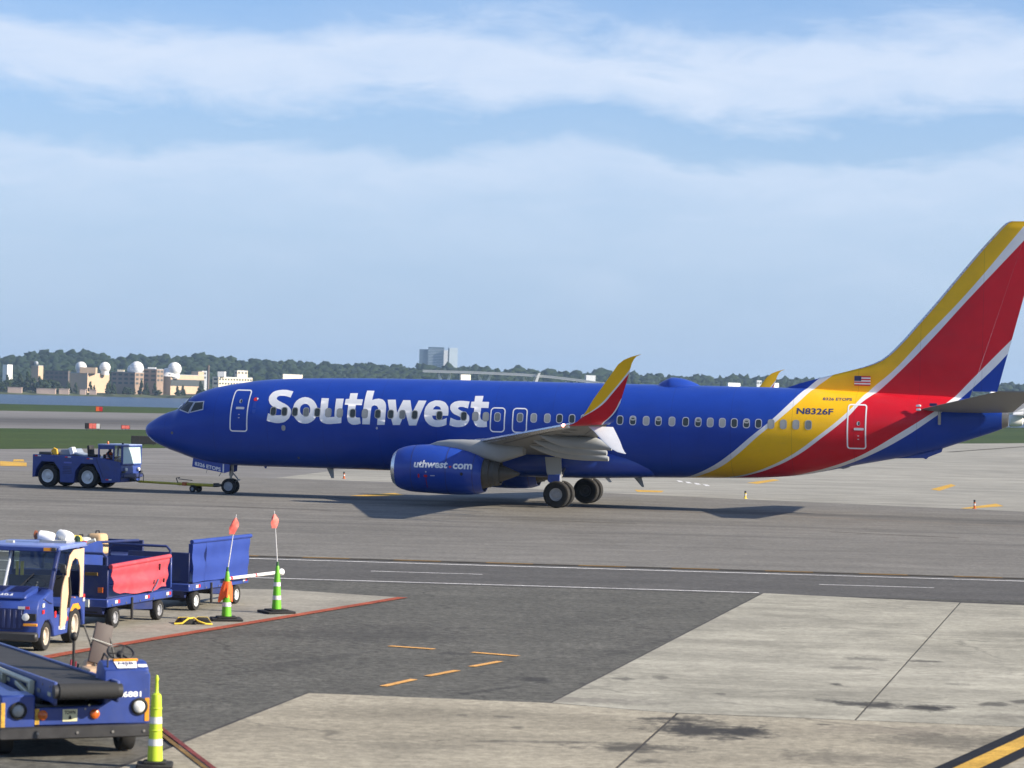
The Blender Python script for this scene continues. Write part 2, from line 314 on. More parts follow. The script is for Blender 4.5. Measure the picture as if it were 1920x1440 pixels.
SW_GLYPHS = [[[(7.35,4.6),(7.3,4.33),(7.24,4.35),(7.18,4.36),(7.12,4.38),(7.05,4.39),(6.98,4.4),(6.92,4.4),(6.86,4.4),(6.8,4.4),(6.75,4.38),(6.71,4.36),(6.69,4.33),(6.67,4.3),(6.68,4.27),(6.7,4.24),(6.74,4.21),(6.79,4.18),(6.86,4.15),(6.93,4.12),(7.0,4.09),(7.07,4.07),(7.14,4.03),(7.2,4.0),(7.26,3.96),(7.31,3.92),(7.36,3.87),(7.39,3.83),(7.41,3.78),(7.43,3.72),(7.43,3.65),(7.42,3.59),(7.39,3.53),(7.36,3.46),(7.32,3.4),(7.26,3.35),(7.2,3.3),(7.12,3.26),(7.05,3.24),(6.96,3.22),(6.87,3.21),(6.78,3.21),(6.69,3.22),(6.59,3.24),(6.5,3.26),(6.42,3.28),(6.33,3.31),(6.38,3.63),(6.47,3.6),(6.55,3.58),(6.64,3.56),(6.72,3.55),(6.79,3.55),(6.86,3.55),(6.92,3.56),(6.97,3.57),(7.01,3.59),(7.04,3.62),(7.05,3.66),(7.04,3.69),(7.03,3.73),(7.01,3.76),(6.96,3.79),(6.9,3.82),(6.82,3.84),(6.74,3.86),(6.67,3.89),(6.6,3.91),(6.54,3.94),(6.48,3.98),(6.43,4.02),(6.39,4.07),(6.36,4.12),(6.33,4.17),(6.32,4.23),(6.31,4.28),(6.31,4.34),(6.32,4.39),(6.35,4.44),(6.38,4.49),(6.42,4.54),(6.47,4.57),(6.52,4.6),(6.59,4.62),(6.66,4.64),(6.74,4.65),(6.83,4.66),(6.91,4.66),(7.0,4.66),(7.09,4.65),(7.18,4.63),(7.26,4.62)]],[[(8.62,3.8),(8.62,3.66),(8.57,3.52),(8.49,3.39),(8.37,3.3),(8.24,3.24),(8.09,3.22),(7.94,3.23),(7.81,3.28),(7.69,3.37),(7.59,3.49),(7.53,3.63),(7.5,3.78),(7.5,3.93),(7.53,4.07),(7.6,4.19),(7.7,4.28),(7.82,4.34),(7.96,4.37),(8.11,4.35),(8.26,4.3),(8.4,4.21),(8.51,4.09),(8.59,3.95)],[(8.29,3.82),(8.29,3.73),(8.25,3.65),(8.2,3.59),(8.12,3.56),(8.04,3.56),(7.96,3.59),(7.89,3.64),(7.84,3.72),(7.82,3.81),(7.82,3.9),(7.85,3.98),(7.91,4.04),(7.98,4.07),(8.06,4.08),(8.14,4.05),(8.22,3.99),(8.27,3.91)]],[[(8.72,4.34),(9.05,4.34),(9.06,4.18),(9.07,4.01),(9.07,3.87),(9.07,3.78),(9.07,3.71),(9.07,3.66),(9.09,3.61),(9.11,3.57),(9.16,3.54),(9.23,3.53),(9.32,3.54),(9.41,3.55),(9.39,4.33),(9.73,4.34),(9.73,3.29),(9.66,3.28),(9.59,3.27),(9.51,3.26),(9.42,3.25),(9.33,3.24),(9.24,3.23),(9.15,3.23),(9.06,3.23),(8.99,3.25),(8.91,3.27),(8.84,3.31),(8.79,3.36),(8.76,3.41),(8.74,3.47),(8.73,3.54),(8.73,3.62),(8.73,3.72),(8.74,3.83),(8.74,3.99),(8.73,4.16)]],[[(9.97,4.58),(10.31,4.59),(10.32,4.33),(10.6,4.33),(10.59,4.08),(10.32,4.08),(10.32,3.96),(10.31,3.84),(10.32,3.74),(10.33,3.66),(10.35,3.6),(10.38,3.56),(10.44,3.54),(10.5,3.54),(10.56,3.54),(10.6,3.29),(10.54,3.27),(10.48,3.25),(10.42,3.24),(10.35,3.23),(10.27,3.23),(10.2,3.24),(10.14,3.27),(10.08,3.31),(10.03,3.36),(10.01,3.43),(9.99,3.5),(9.98,3.6),(9.98,3.74),(9.98,3.91),(9.98,4.08),(9.82,4.08),(9.82,4.32),(9.98,4.34)]],[[(10.69,4.71),(11.02,4.71),(11.02,4.31),(11.08,4.33),(11.13,4.35),(11.18,4.36),(11.24,4.37),(11.3,4.38),(11.36,4.37),(11.42,4.36),(11.49,4.34),(11.55,4.3),(11.6,4.25),(11.64,4.19),(11.67,4.12),(11.69,4.02),(11.7,3.91),(11.7,3.78),(11.7,3.62),(11.69,3.44),(11.68,3.26),(11.34,3.25),(11.35,3.46),(11.36,3.67),(11.36,3.84),(11.35,3.93),(11.34,3.97),(11.32,4.01),(11.29,4.04),(11.25,4.07),(11.21,4.08),(11.16,4.09),(11.12,4.08),(11.09,4.06),(11.06,4.04),(11.04,4.01),(11.03,3.92),(11.03,3.74),(11.02,3.5),(11.01,3.26),(10.67,3.26)]],[[(11.71,4.34),(12.07,4.35),(12.21,3.79),(12.41,4.34),(12.73,4.34),(12.89,3.81),(13.1,4.34),(13.45,4.34),(13.09,3.27),(12.77,3.26),(12.58,3.84),(12.36,3.27),(12.05,3.26)]],[[(14.48,3.72),(13.78,3.71),(13.79,3.66),(13.81,3.61),(13.84,3.57),(13.89,3.54),(13.96,3.52),(14.03,3.52),(14.1,3.52),(14.18,3.54),(14.25,3.55),(14.31,3.57),(14.37,3.6),(14.43,3.63),(14.43,3.33),(14.36,3.3),(14.29,3.28),(14.22,3.26),(14.14,3.24),(14.06,3.23),(13.98,3.23),(13.89,3.24),(13.79,3.26),(13.7,3.3),(13.62,3.35),(13.55,3.43),(13.49,3.5),(13.45,3.59),(13.43,3.68),(13.42,3.77),(13.42,3.87),(13.43,3.98),(13.46,4.08),(13.51,4.16),(13.57,4.24),(13.65,4.29),(13.74,4.33),(13.83,4.36),(13.93,4.36),(14.04,4.36),(14.14,4.34),(14.24,4.31),(14.32,4.26),(14.38,4.19),(14.44,4.12),(14.47,4.04),(14.48,3.96),(14.49,3.89),(14.49,3.82),(14.49,3.77)],[(13.79,3.97),(14.15,3.97),(14.13,4.0),(14.12,4.04),(14.09,4.07),(14.05,4.1),(14.0,4.11),(13.95,4.12),(13.91,4.12),(13.88,4.11),(13.85,4.08),(13.82,4.05),(13.81,4.01)]],[[(15.36,4.35),(15.33,4.05),(15.27,4.07),(15.22,4.08),(15.16,4.1),(15.1,4.11),(15.04,4.11),(14.99,4.11),(14.94,4.1),(14.9,4.08),(14.89,4.06),(14.9,4.03),(14.94,4.0),(14.99,3.97),(15.06,3.94),(15.14,3.92),(15.22,3.89),(15.29,3.85),(15.35,3.8),(15.4,3.75),(15.42,3.69),(15.43,3.62),(15.43,3.55),(15.4,3.48),(15.36,3.41),(15.3,3.36),(15.24,3.31),(15.16,3.28),(15.07,3.26),(14.97,3.25),(14.87,3.25),(14.77,3.26),(14.7,3.28),(14.63,3.3),(14.56,3.32),(14.6,3.64),(14.68,3.61),(14.75,3.58),(14.82,3.56),(14.89,3.54),(14.97,3.54),(15.02,3.54),(15.06,3.57),(15.08,3.6),(15.07,3.63),(15.05,3.66),(15.0,3.69),(14.94,3.72),(14.87,3.75),(14.78,3.78),(14.71,3.82),(14.65,3.87),(14.6,3.93),(14.56,3.99),(14.54,4.06),(14.54,4.13),(14.55,4.19),(14.59,4.24),(14.64,4.28),(14.7,4.32),(14.77,4.34),(14.85,4.36),(14.95,4.37),(15.07,4.37),(15.22,4.36)]],[[(15.56,4.59),(15.92,4.6),(15.92,4.35),(16.22,4.35),(16.23,4.09),(15.91,4.09),(15.91,3.97),(15.9,3.84),(15.9,3.74),(15.92,3.67),(15.94,3.62),(15.98,3.58),(16.04,3.58),(16.12,3.58),(16.2,3.59),(16.22,3.29),(16.14,3.28),(16.07,3.27),(15.99,3.27),(15.9,3.27),(15.82,3.28),(15.75,3.31),(15.7,3.36),(15.66,3.42),(15.63,3.49),(15.62,3.55),(15.61,3.62),(15.61,3.7),(15.61,3.82),(15.61,3.95),(15.61,4.08),(15.44,4.09),(15.44,4.34),(15.57,4.35)]]]

# ------------------------------------------------------------------ ground materials
def ground_mat(name, c0, c1, streak=.25, rot=-.12, sc=1., crack=0., csc=.16, rough=.85, blotch=.25, grain=.18, stains=(), extra=None, streak2=(.05, .9), speck=.0):
    m, t, b = newmat(name)
    c = N('ShaderNodeTexCoord', t); v = c.outputs['Object']
    big = noise(t, v, .06*sc, 6, .6, .3)
    med = noise(t, v, .5*sc, 6, .62, .2)
    st = noise(t, mapping(t, v, (streak2[0]*sc, streak2[1]*sc, 1), rot=(0, 0, -rot)), 1.0, 7, .62, .15)
    st2 = noise(t, mapping(t, v, (.35*sc, 3.2*sc, 1), rot=(0, 0, -rot)), 1.0, 5, .6)
    fine = noise(t, v, 14*sc, 4, .7)
    vf = noise(t, v, 60*sc, 3, .7); gr = noise(t, v, 5.5*sc, 4, .72)
    col = mixc(t, ramp(t, big, [(.3, 0.), (.7, 1.)]), c0, c1)
    def mul(col, f, amt, lo=.3, hi=.7):
        return mixc(t, 1.0, col, ramp(t, f, [(lo, 1 - amt), (hi, 1 + amt)]), 'MULTIPLY')
    col = mul(col, med, blotch*.5); col = mul(col, st, streak); col = mul(col, st2, streak*.45); col = mul(col, fine, grain); col = mul(col, vf, grain*.8, .35, .65); col = mul(col, gr, grain*1.1, .33, .67)
    sep = N('ShaderNodeSeparateXYZ', t); t.links.new(v, sep.inputs[0]); X, Y = sep.outputs[0], sep.outputs[1]
    rag = noise(t, mapping(t, v, (1.3, .75, 1)), 1.6, 6, .68, .6)
    for (sx, sy, rx, ry, rz, amt, scol) in stains:
        dx = math_(t, 'SUBTRACT', X, sx); dy = math_(t, 'SUBTRACT', Y, sy)
        cx, sn = math.cos(rz), math.sin(rz)
        u = math_(t, 'DIVIDE', math_(t, 'ADD', math_(t, 'MULTIPLY', dx, cx), math_(t, 'MULTIPLY', dy, sn)), rx)
        w = math_(t, 'DIVIDE', math_(t, 'SUBTRACT', math_(t, 'MULTIPLY', dy, cx), math_(t, 'MULTIPLY', dx, sn)), ry)
        d = math_(t, 'SQRT', math_(t, 'ADD', math_(t, 'MULTIPLY', u, u), math_(t, 'MULTIPLY', w, w)))
        d = math_(t, 'ADD', d, math_(t, 'MULTIPLY', math_(t, 'SUBTRACT', rag, .5), 2.6))
        d = math_(t, 'ADD', d, math_(t, 'MULTIPLY', math_(t, 'SUBTRACT', gr, .5), 1.0))
        col = mixc(t, math_(t, 'MULTIPLY', ramp(t, d, [(.35, 1.), (.75, .55), (1.15, 0.)]), amt), col, scol)
    if crack:
        vo = t.nodes.new('ShaderNodeTexVoronoi'); vo.feature = 'DISTANCE_TO_EDGE'; vo.inputs['Scale'].default_value = csc
        wv_ = t.nodes.new('ShaderNodeVectorMath'); wv_.operation = 'ADD'; t.links.new(v, wv_.inputs[0])
        nz = N('ShaderNodeTexNoise', t); nz.inputs['Scale'].default_value = .5; nz.inputs['Detail'].default_value = 6; t.links.new(v, nz.inputs['Vector'])
        ms = t.nodes.new('ShaderNodeVectorMath'); ms.operation = 'SCALE'; ms.inputs['Scale'].default_value = 3.0; t.links.new(nz.outputs[1], ms.inputs[0]); t.links.new(ms.outputs[0], wv_.inputs[1])
        t.links.new(wv_.outputs[0], vo.inputs['Vector'])
        k = math_(t, 'MULTIPLY', ramp(t, vo.outputs['Distance'], [(.0, 1.), (.0045, 1.), (.010, 0.)]), ramp(t, med, [(.42, 0.), (.6, 1.)]))
        col = mixc(t, math_(t, 'MULTIPLY', k, crack), col, (.03, .029, .027))
    if extra: col = extra(t, v, X, Y, col, st, med)
    t.links.new(col, b.inputs['Base Color'])
    b.inputs['Roughness'].default_value = rough
    b.inputs['Specular IOR Level'].default_value = .18
    bn = N('ShaderNodeBump', t); bn.inputs['Strength'].default_value = .35; bn.inputs['Distance'].default_value = .01
    t.links.new(math_(t, 'ADD', fine, vf), bn.inputs['Height']); t.links.new(bn.outputs[0], b.inputs['Normal'])
    return m
OIL = (.035, .034, .032)
def taxi_extra(t, v, X, Y, col, st, med):
    # rubber laid down along the wheel path of the taxilane
    for (x0, y0, x1, y1, w, amt) in ((-60, 133.8, 60, 98.0, 2.6, .42), (-60, 118.6, 60, 88.0, 1.4, .25), (-60, 105.5, 60, 83.0, .9, .18)):
        L = math.hypot(x1-x0, y1-y0); nx, ny = -(y1-y0)/L, (x1-x0)/L
        d = math_(t, 'ABSOLUTE', math_(t, 'ADD', math_(t, 'MULTIPLY', math_(t, 'SUBTRACT', X, x0), nx), math_(t, 'MULTIPLY', math_(t, 'SUBTRACT', Y, y0), ny)))
        d = math_(t, 'ADD', math_(t, 'DIVIDE', d, w), math_(t, 'MULTIPLY', math_(t, 'SUBTRACT', st, .5), 2.2))
        col = mixc(t, math_(t, 'MULTIPLY', ramp(t, d, [(.1, 1.), (1., 0.)]), amt), col, (.035, .035, .036))
    return col
ground_mat('asphalt_taxi', (.150, .144, .128), (.182, .175, .156), streak=.17, rot=-.16, extra=taxi_extra, grain=.2)
ground_mat('asphalt_road', (.086, .084, .078), (.102, .099, .092), streak=.12, rot=-.09, grain=.22)
ground_mat('asphalt_ramp', (.084, .083, .071), (.110, .108, .094), crack=.5, streak=.10, rot=.2, grain=.32, blotch=.3,
   stains=[(-2.6, 52.0, 2.2, 2.4, 0, .35, OIL), (.45, 44.2, .28, .55, .3, .75, OIL), (1.4, 43.6, .3, .5, .2, .7, OIL), (-.3, 42.4, .12, 1.3, -.6, .5, OIL), (-.9, 48.3, .3, .35, 0, .55, OIL), (-3.4, 46.2, .3, 3.2, -.4, .28, OIL), (2.5, 50.5, .25, 4.0, -.35, .3, OIL), (1.5, 56, 1.2, 1.4, 0, .2, OIL), (-5.2, 34.2, 1.2, .8, 0, .25, (.2, .18, .15))])
ground_mat('concrete_pale', (.255, .245, .196), (.37, .357, .294), crack=.35, csc=.11, streak=.17, rot=-.06, grain=.14, blotch=.55, streak2=(.12, .8),
   stains=[(5.62, 41.6, .62, .55, 0, .9, OIL), (6.5, 41.4, .50, .55, 0, .97, OIL), (7.6, 42.1, .3, .4, 0, .7, OIL), (8.1, 42.5, .2, .3, 0, .7, OIL), (5.0, 42.0, .2, .4, 0, .6, OIL), (1.95, 44.6, .22, .35, 0, .6, OIL), (2.6, 44.9, .18, .4, 0, .5, OIL), (6.6, 49.0, .5, .5, 0, .5, OIL), (7.6, 48.9, .4, .25, 0, .65, OIL), (7.5, 45.0, .3, .25, 0, .45, OIL), (6.0, 47.3, .5, .4, 0, .4, OIL), (5.45, 44.5, .12, .3, 0, .8, OIL), (3.4, 42.6, .14, .3, 0, .5, OIL), (1.2, 41.3, 1.6, .5, -.1, .5, (.11, .10, .09)), (8.6, 40.2, 1.8, .6, -.1, .5, (.13, .12, .10)), (4.2, 57, 2.6, 1.2, 0, .2, (.22, .21, .18)), (3.3, 52.5, 2.4, 1.2, 0, .2, (.22, .21, .17))])
ground_mat('concrete_warm', (.26, .236, .178), (.345, .318, .246), crack=.4, csc=.11, streak=.14, rot=-.05, grain=.2, blotch=.35, streak2=(.12, .8),
   stains=[(2.80, 38.0, .85, 1.35, 0, .95, OIL), (3.35, 37.8, .5, .8, 0, .85, OIL), (1.75, 35.8, .8, .5, 0, .75, OIL), (4.4, 35.3, 1.0, .8, 0, .35, OIL), (6.3, 37.3, 1.3, 1.0, 0, .45, OIL), (4.6, 38.9, .2, .1, 0, .7, OIL), (2.25, 39.15, .35, .2, 0, .85, OIL), (1.9, 34.5, .3, .4, 0, .6, OIL), (.0, 38.9, .2, .18, 0, .6, OIL), (-.6, 39.0, .12, .15, 0, .6, OIL), (.2, 37.7, .1, .2, 0, .5, OIL), (5.6, 38.4, 1.5, .6, 0, .35, (.14, .12, .10)), (-1.4, 35.5, 1.3, .4, 0, .2, OIL), (.6, 36.2, 1.6, .15, .1, .5, OIL)])
ground_mat('concrete_island', (.25, .235, .195), (.30, .285, .235), streak=.12, rot=-.1, grain=.14, blotch=.3, stains=[(-9.5, 48.4, 1.6, 1.2, 0, .5, OIL), (-6.9, 56, 1.2, 1, 0, .2, OIL)])
ground_mat('concrete_far', (.25, .245, .212), (.325, .316, .272), streak=.16, rot=-.45, sc=.55, grain=.06, blotch=.3)
ground_mat('asphalt_far', (.165, .16, .15), (.205, .2, .188), streak=.2, rot=-.2, sc=.5, grain=.06)
def runway_extra(t, v, X, Y, col, st, med):
    d = math_(t, 'ABSOLUTE', math_(t, 'SUBTRACT', math_(t, 'SUBTRACT', Y, math_(t, 'MULTIPLY', X, .87)), 400.0))
    d = math_(t, 'ADD', math_(t, 'DIVIDE', d, 60.), math_(t, 'MULTIPLY', math_(t, 'SUBTRACT', st, .5), 1.6))
    return mixc(t, math_(t, 'MULTIPLY', ramp(t, d, [(.3, 1.), (1., 0.)]), .72), col, (.06, .058, .055))
ground_mat('asphalt_runway', (.16, .157, .15), (.205, .20, .19), streak=.15, rot=.72, sc=.3, extra=runway_extra, grain=.04)
ground_mat('grass', (.024, .052, .007), (.050, .076, .014), streak=.18, rot=.1, sc=.4, blotch=.4, grain=.25, rough=.95)
ground_mat('shore_land', (.05, .07, .025), (.09, .10, .045), streak=.1, sc=.1, blotch=.5, rough=.95)
ground_mat('joint', (.05, .048, .045), (.07, .066, .06), grain=.1)
ground_mat('paint_white', (.56, .56, .55), (.64, .64, .62), streak=.12, sc=2, blotch=.4, grain=.22)
ground_mat('paint_yellow', (.48, .28, .045), (.56, .35, .07), streak=.15, sc=2, blotch=.4, grain=.2)
ground_mat('paint_dash_yellow', (.62, .33, .10), (.70, .40, .14), streak=.12, sc=2, blotch=.3, grain=.18)
ground_mat('paint_ochre', (.15, .095, .032), (.20, .125, .045), streak=.2, sc=2, blotch=.4, grain=.2)
ground_mat('paint_black', (.008, .009, .012), (.014, .015, .02), streak=.2, sc=2, blotch=.4, grain=.2)
ground_mat('paint_brown', (.06, .055, .045), (.09, .08, .06), streak=.2, sc=2, grain=.2)
ground_mat('paint_red', (.25, .055, .030), (.33, .085, .045), streak=.2, sc=2, blotch=.5, grain=.25)
ground_mat('paint_red_dull', (.13, .032, .03), (.19, .05, .045), streak=.2, sc=2, blotch=.5, grain=.3)
ground_mat('paint_faint', (.20, .16, .13), (.24, .18, .14), streak=.2, sc=2, grain=.2)
m, t, b = newmat('water')
c = N('ShaderNodeTexCoord', t); v = c.outputs['Object']
b.inputs['Base Color'].default_value = (.020, .042, .085, 1); b.inputs['Roughness'].default_value = .3; b.inputs['IOR'].default_value = 1.33; b.inputs['Specular IOR Level'].default_value = .15
wv = noise(t, mapping(t, v, (.25, .9, 1), rot=(0, 0, .3)), 1.0, 6, .65, .4)
bn = N('ShaderNodeBump', t); bn.inputs['Strength'].default_value = 1.0; bn.inputs['Distance'].default_value = .35
t.links.new(wv, bn.inputs['Height']); t.links.new(bn.outputs[0], b.inputs['Normal'])

# ------------------------------------------------------------------ ground, water
g = MB()    # the airfield: one grass sheet with a bank down to the river
g.add([(-900, -250, 0), (1200, -250, 0), (1200, 700, 0), (220, 640, 0), (-60, 634, 0), (-119, 628, 0), (-900, 560, 0)] +
      [(1200, 712, -3.6), (220, 652, -3.6), (-60, 646, -3.6), (-119, 640, -3.6), (-900, 572, -3.6)],
      [(0, 1, 2, 3, 4, 5, 6), (2, 7, 8, 3), (3, 8, 9, 4), (4, 9, 10, 5), (5, 10, 11, 6)])
go = g.build('ground', 'grass'); tag(go, 'short green airfield grass running down to the river bank', kind='structure')
w = sheet('water', [(-2500, 540), (3000, 540), (3000, 5200), (-2500, 4200)], -3.0, 'water')
sheet('runway', [(-420, -46), (-10, 321), (-10, 531), (-420, 190)], .006, 'asphalt_runway')
sheet('taxiway', [(-260, -160), (60, -160), (420, 30), (420, 915-50), (68, 357), (-36.35, 192.4), (-260, -162)], .004+.008, 'asphalt_far')
sheet('taxilane', [(-200, 168), (-12.4, 142.6), (23.05, 120.9), (120, 62), (120, 60), (-200, 75)], .016, 'asphalt_taxi')
sheet('far_apron', [(-12.4, 142.6), (-6, 140.35), (6.33, 130.93), (23.05, 120.91), (140, 51), (330, 740), (68, 355), (-4, 241), (-9.5, 165)], .0175, 'concrete_far')
sheet('ramp', [(-200, 80), (-200, -100), (160, -100), (160, 55), (20, 66)], .020, 'asphalt_ramp')
def line_y(x, c, k=-.09): return c + k*x
sheet('service_road', [(-120, line_y(-120, 74.3)), (120, line_y(120, 74.3)), (120, line_y(120, 65.6)), (-120, line_y(-120, 65.6))], .024, 'asphalt_road')
# concrete slabs, a recessed joint between neighbours
ap = sheet('concrete_apron', [(6.15, 65.35), (26, 60.4), (24, 15), (-8.2, 15), (-3.04, 41.46), (.68, 40.88)], .026, 'joint')
for poly, mm in (([(6.2, 65.3), (10.675, 63.72), (5.125, 39.56), (2.44, 39.93), (.72, 40.86)], 'concrete_pale'),
                 ([(10.705, 63.70), (12.13, 63.35), (25.5, 60.2), (24, 36.6), (7.6, 39.2), (5.155, 39.55)], 'concrete_pale'),
                 ([(-3.0, 41.4), (.68, 40.82), (2.53, 39.86), (-2.11, 15.1), (-8.0, 15.1)], 'concrete_warm'),
                 ([(5.12, 39.51), (7.58, 39.16), (23.9, 36.55), (23.0, 15.1), (-2.07, 15.1), (2.57, 39.84)], 'concrete_warm')):
    s = MB().prism(poly, .027, .031, 'Z').build('slab', mm, ap, smooth=0)
isl = sheet('concrete_island', [(-2.45, 61.25), (-5.21, 62.73), (-11.63, 62.2), (-40, 61), (-40, 30), (-12.5, 30), (-9.6, 38), (-8.1, 43.3), (-7.62, 46.6)], .030, 'concrete_island')
# painted markings: thin sheets on their pavement
def strip(name, p, q, w, z, m, parent=None):
    p, q = Vector((*p, 0)), Vector((*q, 0)); d = (q - p).normalized(); n = Vector((-d.y, d.x, 0)) * w/2
    return sheet(name, [tuple((p + n)[:2]), tuple((q + n)[:2]), tuple((q - n)[:2]), tuple((p - n)[:2])], z, m)
strip('road_edge_line', (-120, line_y(-120, 73.42)), (120, line_y(120, 73.42)), .20, .030, 'paint_white')
strip('road_edge_line', (-120, line_y(-120, 66.0)), (6.1, line_y(6.1, 66.0)), .16, .030, 'paint_white')
for k in range(-3, 5):
    x = -3.54 + 11.5*k; strip('road_lane_dash', (x, 69.7 - .09*x - (.03 if k else -.0)), (x + 2.9, 69.7 - .09*(x + 2.9)), .13, .030, 'paint_white')
for k in range(-16, 22):
    x = -.6 + 2.55*k
    strip('taxilane_edge_dash', (x, line_y(x, 74.62)), (x + 1.3, line_y(x + 1.3, 74.62)), .42, .032, 'paint_ochre')
    strip('taxilane_edge_dash', (x + 1.3, line_y(x + 1.3, 74.62)), (x + 2.55, line_y(x + 2.55, 74.62)), .42, .032, 'paint_brown')
for p, q in (((-2.13, 49.42), (-1.29, 49.01)), ((-.60, 48.58), (.23, 48.09))): strip('yellow_dash', p, q, .16, .032, 'paint_dash_yellow')
for p, q in (((-.09, 47.05), (-.58, 46.01)), ((-.80, 45.34), (-1.28, 44.29)), ((-1.47, 43.75), (-1.92, 42.61))): strip('yellow_dash', p, q, .14, .032, 'paint_dash_yellow')
strip('red_boundary_line', (-2.36, 61.2), (-7.6, 46.55), .26, .036, 'paint_red')
strip('red_boundary_line', (-7.6, 46.55), (-8.6, 43.0), .26, .036, 'paint_red')
strip('red_boundary_line', (-4.75, 37.0), (-3.4, 32.5), .07, .040, 'paint_red_dull')
strip('yellow_boundary_line', (-4.86, 37.0), (-3.50, 32.5), .07, .041, 'paint_ochre')
strip('guide_line_border', (8.71, 40.83), (1.67, 24.83), .74, .042, 'paint_black')
strip('guide_line', (8.71, 40.83), (1.67, 24.83), .30, .046, 'paint_yellow')
strip('taxi_centre_line', (-40, 131.5), (5.47, 112.77), .15, .0185, 'paint_faint'); strip('taxi_centre_line', (5.47, 112.77), (60, 86.5), .15, .0185, 'paint_faint')
for p, q in (((.12, 101.74), (4.77, 100.25)), ((11.59, 97.57), (15.9, 95.4)), ((-11.48, 106.78), (-6.95, 105.34))): strip('tar_seam', p, q, .22, .0185, 'paint_brown')
for poly in ([(-28.8, 152.57), (-30.59, 162.0), (-28.63, 160.0), (-27.33, 152.75)], [(-30.52, 166.13), (-30.02, 166.63), (-29.14, 162.1), (-29.73, 161.52)]):
    sheet('taxi_edge_paint', poly, .022, 'paint_yellow')
for poly in ([(23.38, 150.01), (26.33, 161.19), (26.12, 158.18), (23.5, 147.58)], [(20.51, 122.9), (23.45, 130.09), (23.22, 126.82), (20.78, 122.6)],
             [(6.38, 137.62), (7.84, 137.06), (7.57, 134.62), (6.37, 134.57)], [(13.49, 153.75), (15.85, 162.42), (16.04, 160.52), (13.96, 152.24)]):
    sheet('taxi_edge_paint', poly, .022, 'paint_yellow')
sheet('taxi_edge_paint', [(-7.16, 120.91), (-5.33, 125.42), (-4.74, 123.11), (-6.29, 120.19)], .0185, 'paint_yellow')
for k in range(4):
    x, y = 9.6 + .36*k, 155.6 - 1.97*k; sheet('white_block', [(x, y), (x + .22, y - .8), (x + .19, y - 3.4), (x - .06, y - 3.3)], .022, 'paint_white')
strip('old_tar_line', (44, 272), (62, 325), .8, .022, 'paint_brown')

# ------------------------------------------------------------------ the airliner
PLANE = empty('airplane', (-16.305, 120.661, .02), -.24409, 'blue twin-engine airliner with yellow and red striped tail and big white lettering', 'airplane')
# local axes: x aft of the nose, y to starboard (away from the terminal), z up
F_TOP = [(0, 2.78), (.05, 2.90), (.13, 3.0), (.39, 3.18), (.75, 3.39), (1.12, 3.55), (1.48, 3.67), (1.64, 3.75), (1.9, 4.0), (2.1, 4.17), (2.46, 4.39), (2.9, 4.57), (3.42, 4.72), (4.07, 4.85), (4.6, 4.94), (5.6, 5.08), (7, 5.17), (8.5, 5.22), (11, 5.26), (13, 5.27), (29, 5.25), (32, 5.15), (34, 5.08), (35.5, 5.03), (37, 4.8), (37.95, 4.55)]
F_BOT = [(0, 2.78), (.04, 2.6), (.09, 2.52), (.25, 2.35), (.55, 2.15), (.87, 2.02), (1.16, 1.9), (1.7, 1.73), (2.24, 1.55), (2.8, 1.42), (3.5, 1.32), (4.34, 1.27), (6, 1.255), (22, 1.28), (24.8, 1.34), (27.5, 1.42), (28.5, 1.49), (29.4, 1.59), (30.5, 1.80), (31.76, 2.08), (33, 2.33), (34.25, 2.58), (35.07, 2.80), (35.7, 3.02), (36.5, 3.3), (37.5, 3.66), (37.95, 3.86)]
F_HW = [(0, 0), (.05, .16), (.13, .28), (.3, .46), (.7, .74), (1.2, 1.0), (2, 1.32), (3, 1.58), (4, 1.74), (5, 1.83), (6, 1.875), (7, 1.88), (26, 1.88), (29, 1.75), (31, 1.55), (33, 1.25), (35, .85), (36.5, .55), (37.5, .36), (37.95, .27)]
def fus(a):
    t, b, h = (float(pchip(T, a)) for T in (F_TOP, F_BOT, F_HW)); return t, b, h, b + (t - b)*.53
def fus_pt(a, z, off=0., side=-1):
    t, b, h, m_ = fus(a); H = (t - m_) if z > m_ else (m_ - b); u = max(-.995, min(.995, (z - m_)/H)); y = h*math.sqrt(1 - u*u)
    ny, nz = y/(h*h), (z - m_)/(H*H); L = math.hypot(ny, nz) or 1
    return Vector((a, side*(y + off*ny/L), z + off*nz/L))
def fus_ring(a, n=64):
    t, b, h, m_ = fus(a); r = []
    for j in range(n):
        s, c_ = math.sin(2*math.pi*j/n), math.cos(2*math.pi*j/n)
        r.append((a, h*c_, m_ + s*((t - m_) if s > 0 else (m_ - b))))
    return r
def float_curve(t, val, pts, x0, x1, y0, y1):
    n = N('ShaderNodeFloatCurve', t); cu = n.mapping.curves[0]
    P = [((x - x0)/(x1 - x0), (y - y0)/(y1 - y0)) for x, y in pts]
    while len(cu.points) < len(P): cu.points.new(.5, .5)
    for q, (x, y) in zip(cu.points, P): q.location = (x, y); q.handle_type = 'AUTO'
    n.mapping.use_clip = False; n.mapping.update()
    t.links.new(math_(t, 'DIVIDE', math_(t, 'SUBTRACT', val, x0), x1 - x0, clamp=True), n.inputs['Value'])
    return math_(t, 'ADD', math_(t, 'MULTIPLY', n.outputs[0], y1 - y0), y0)
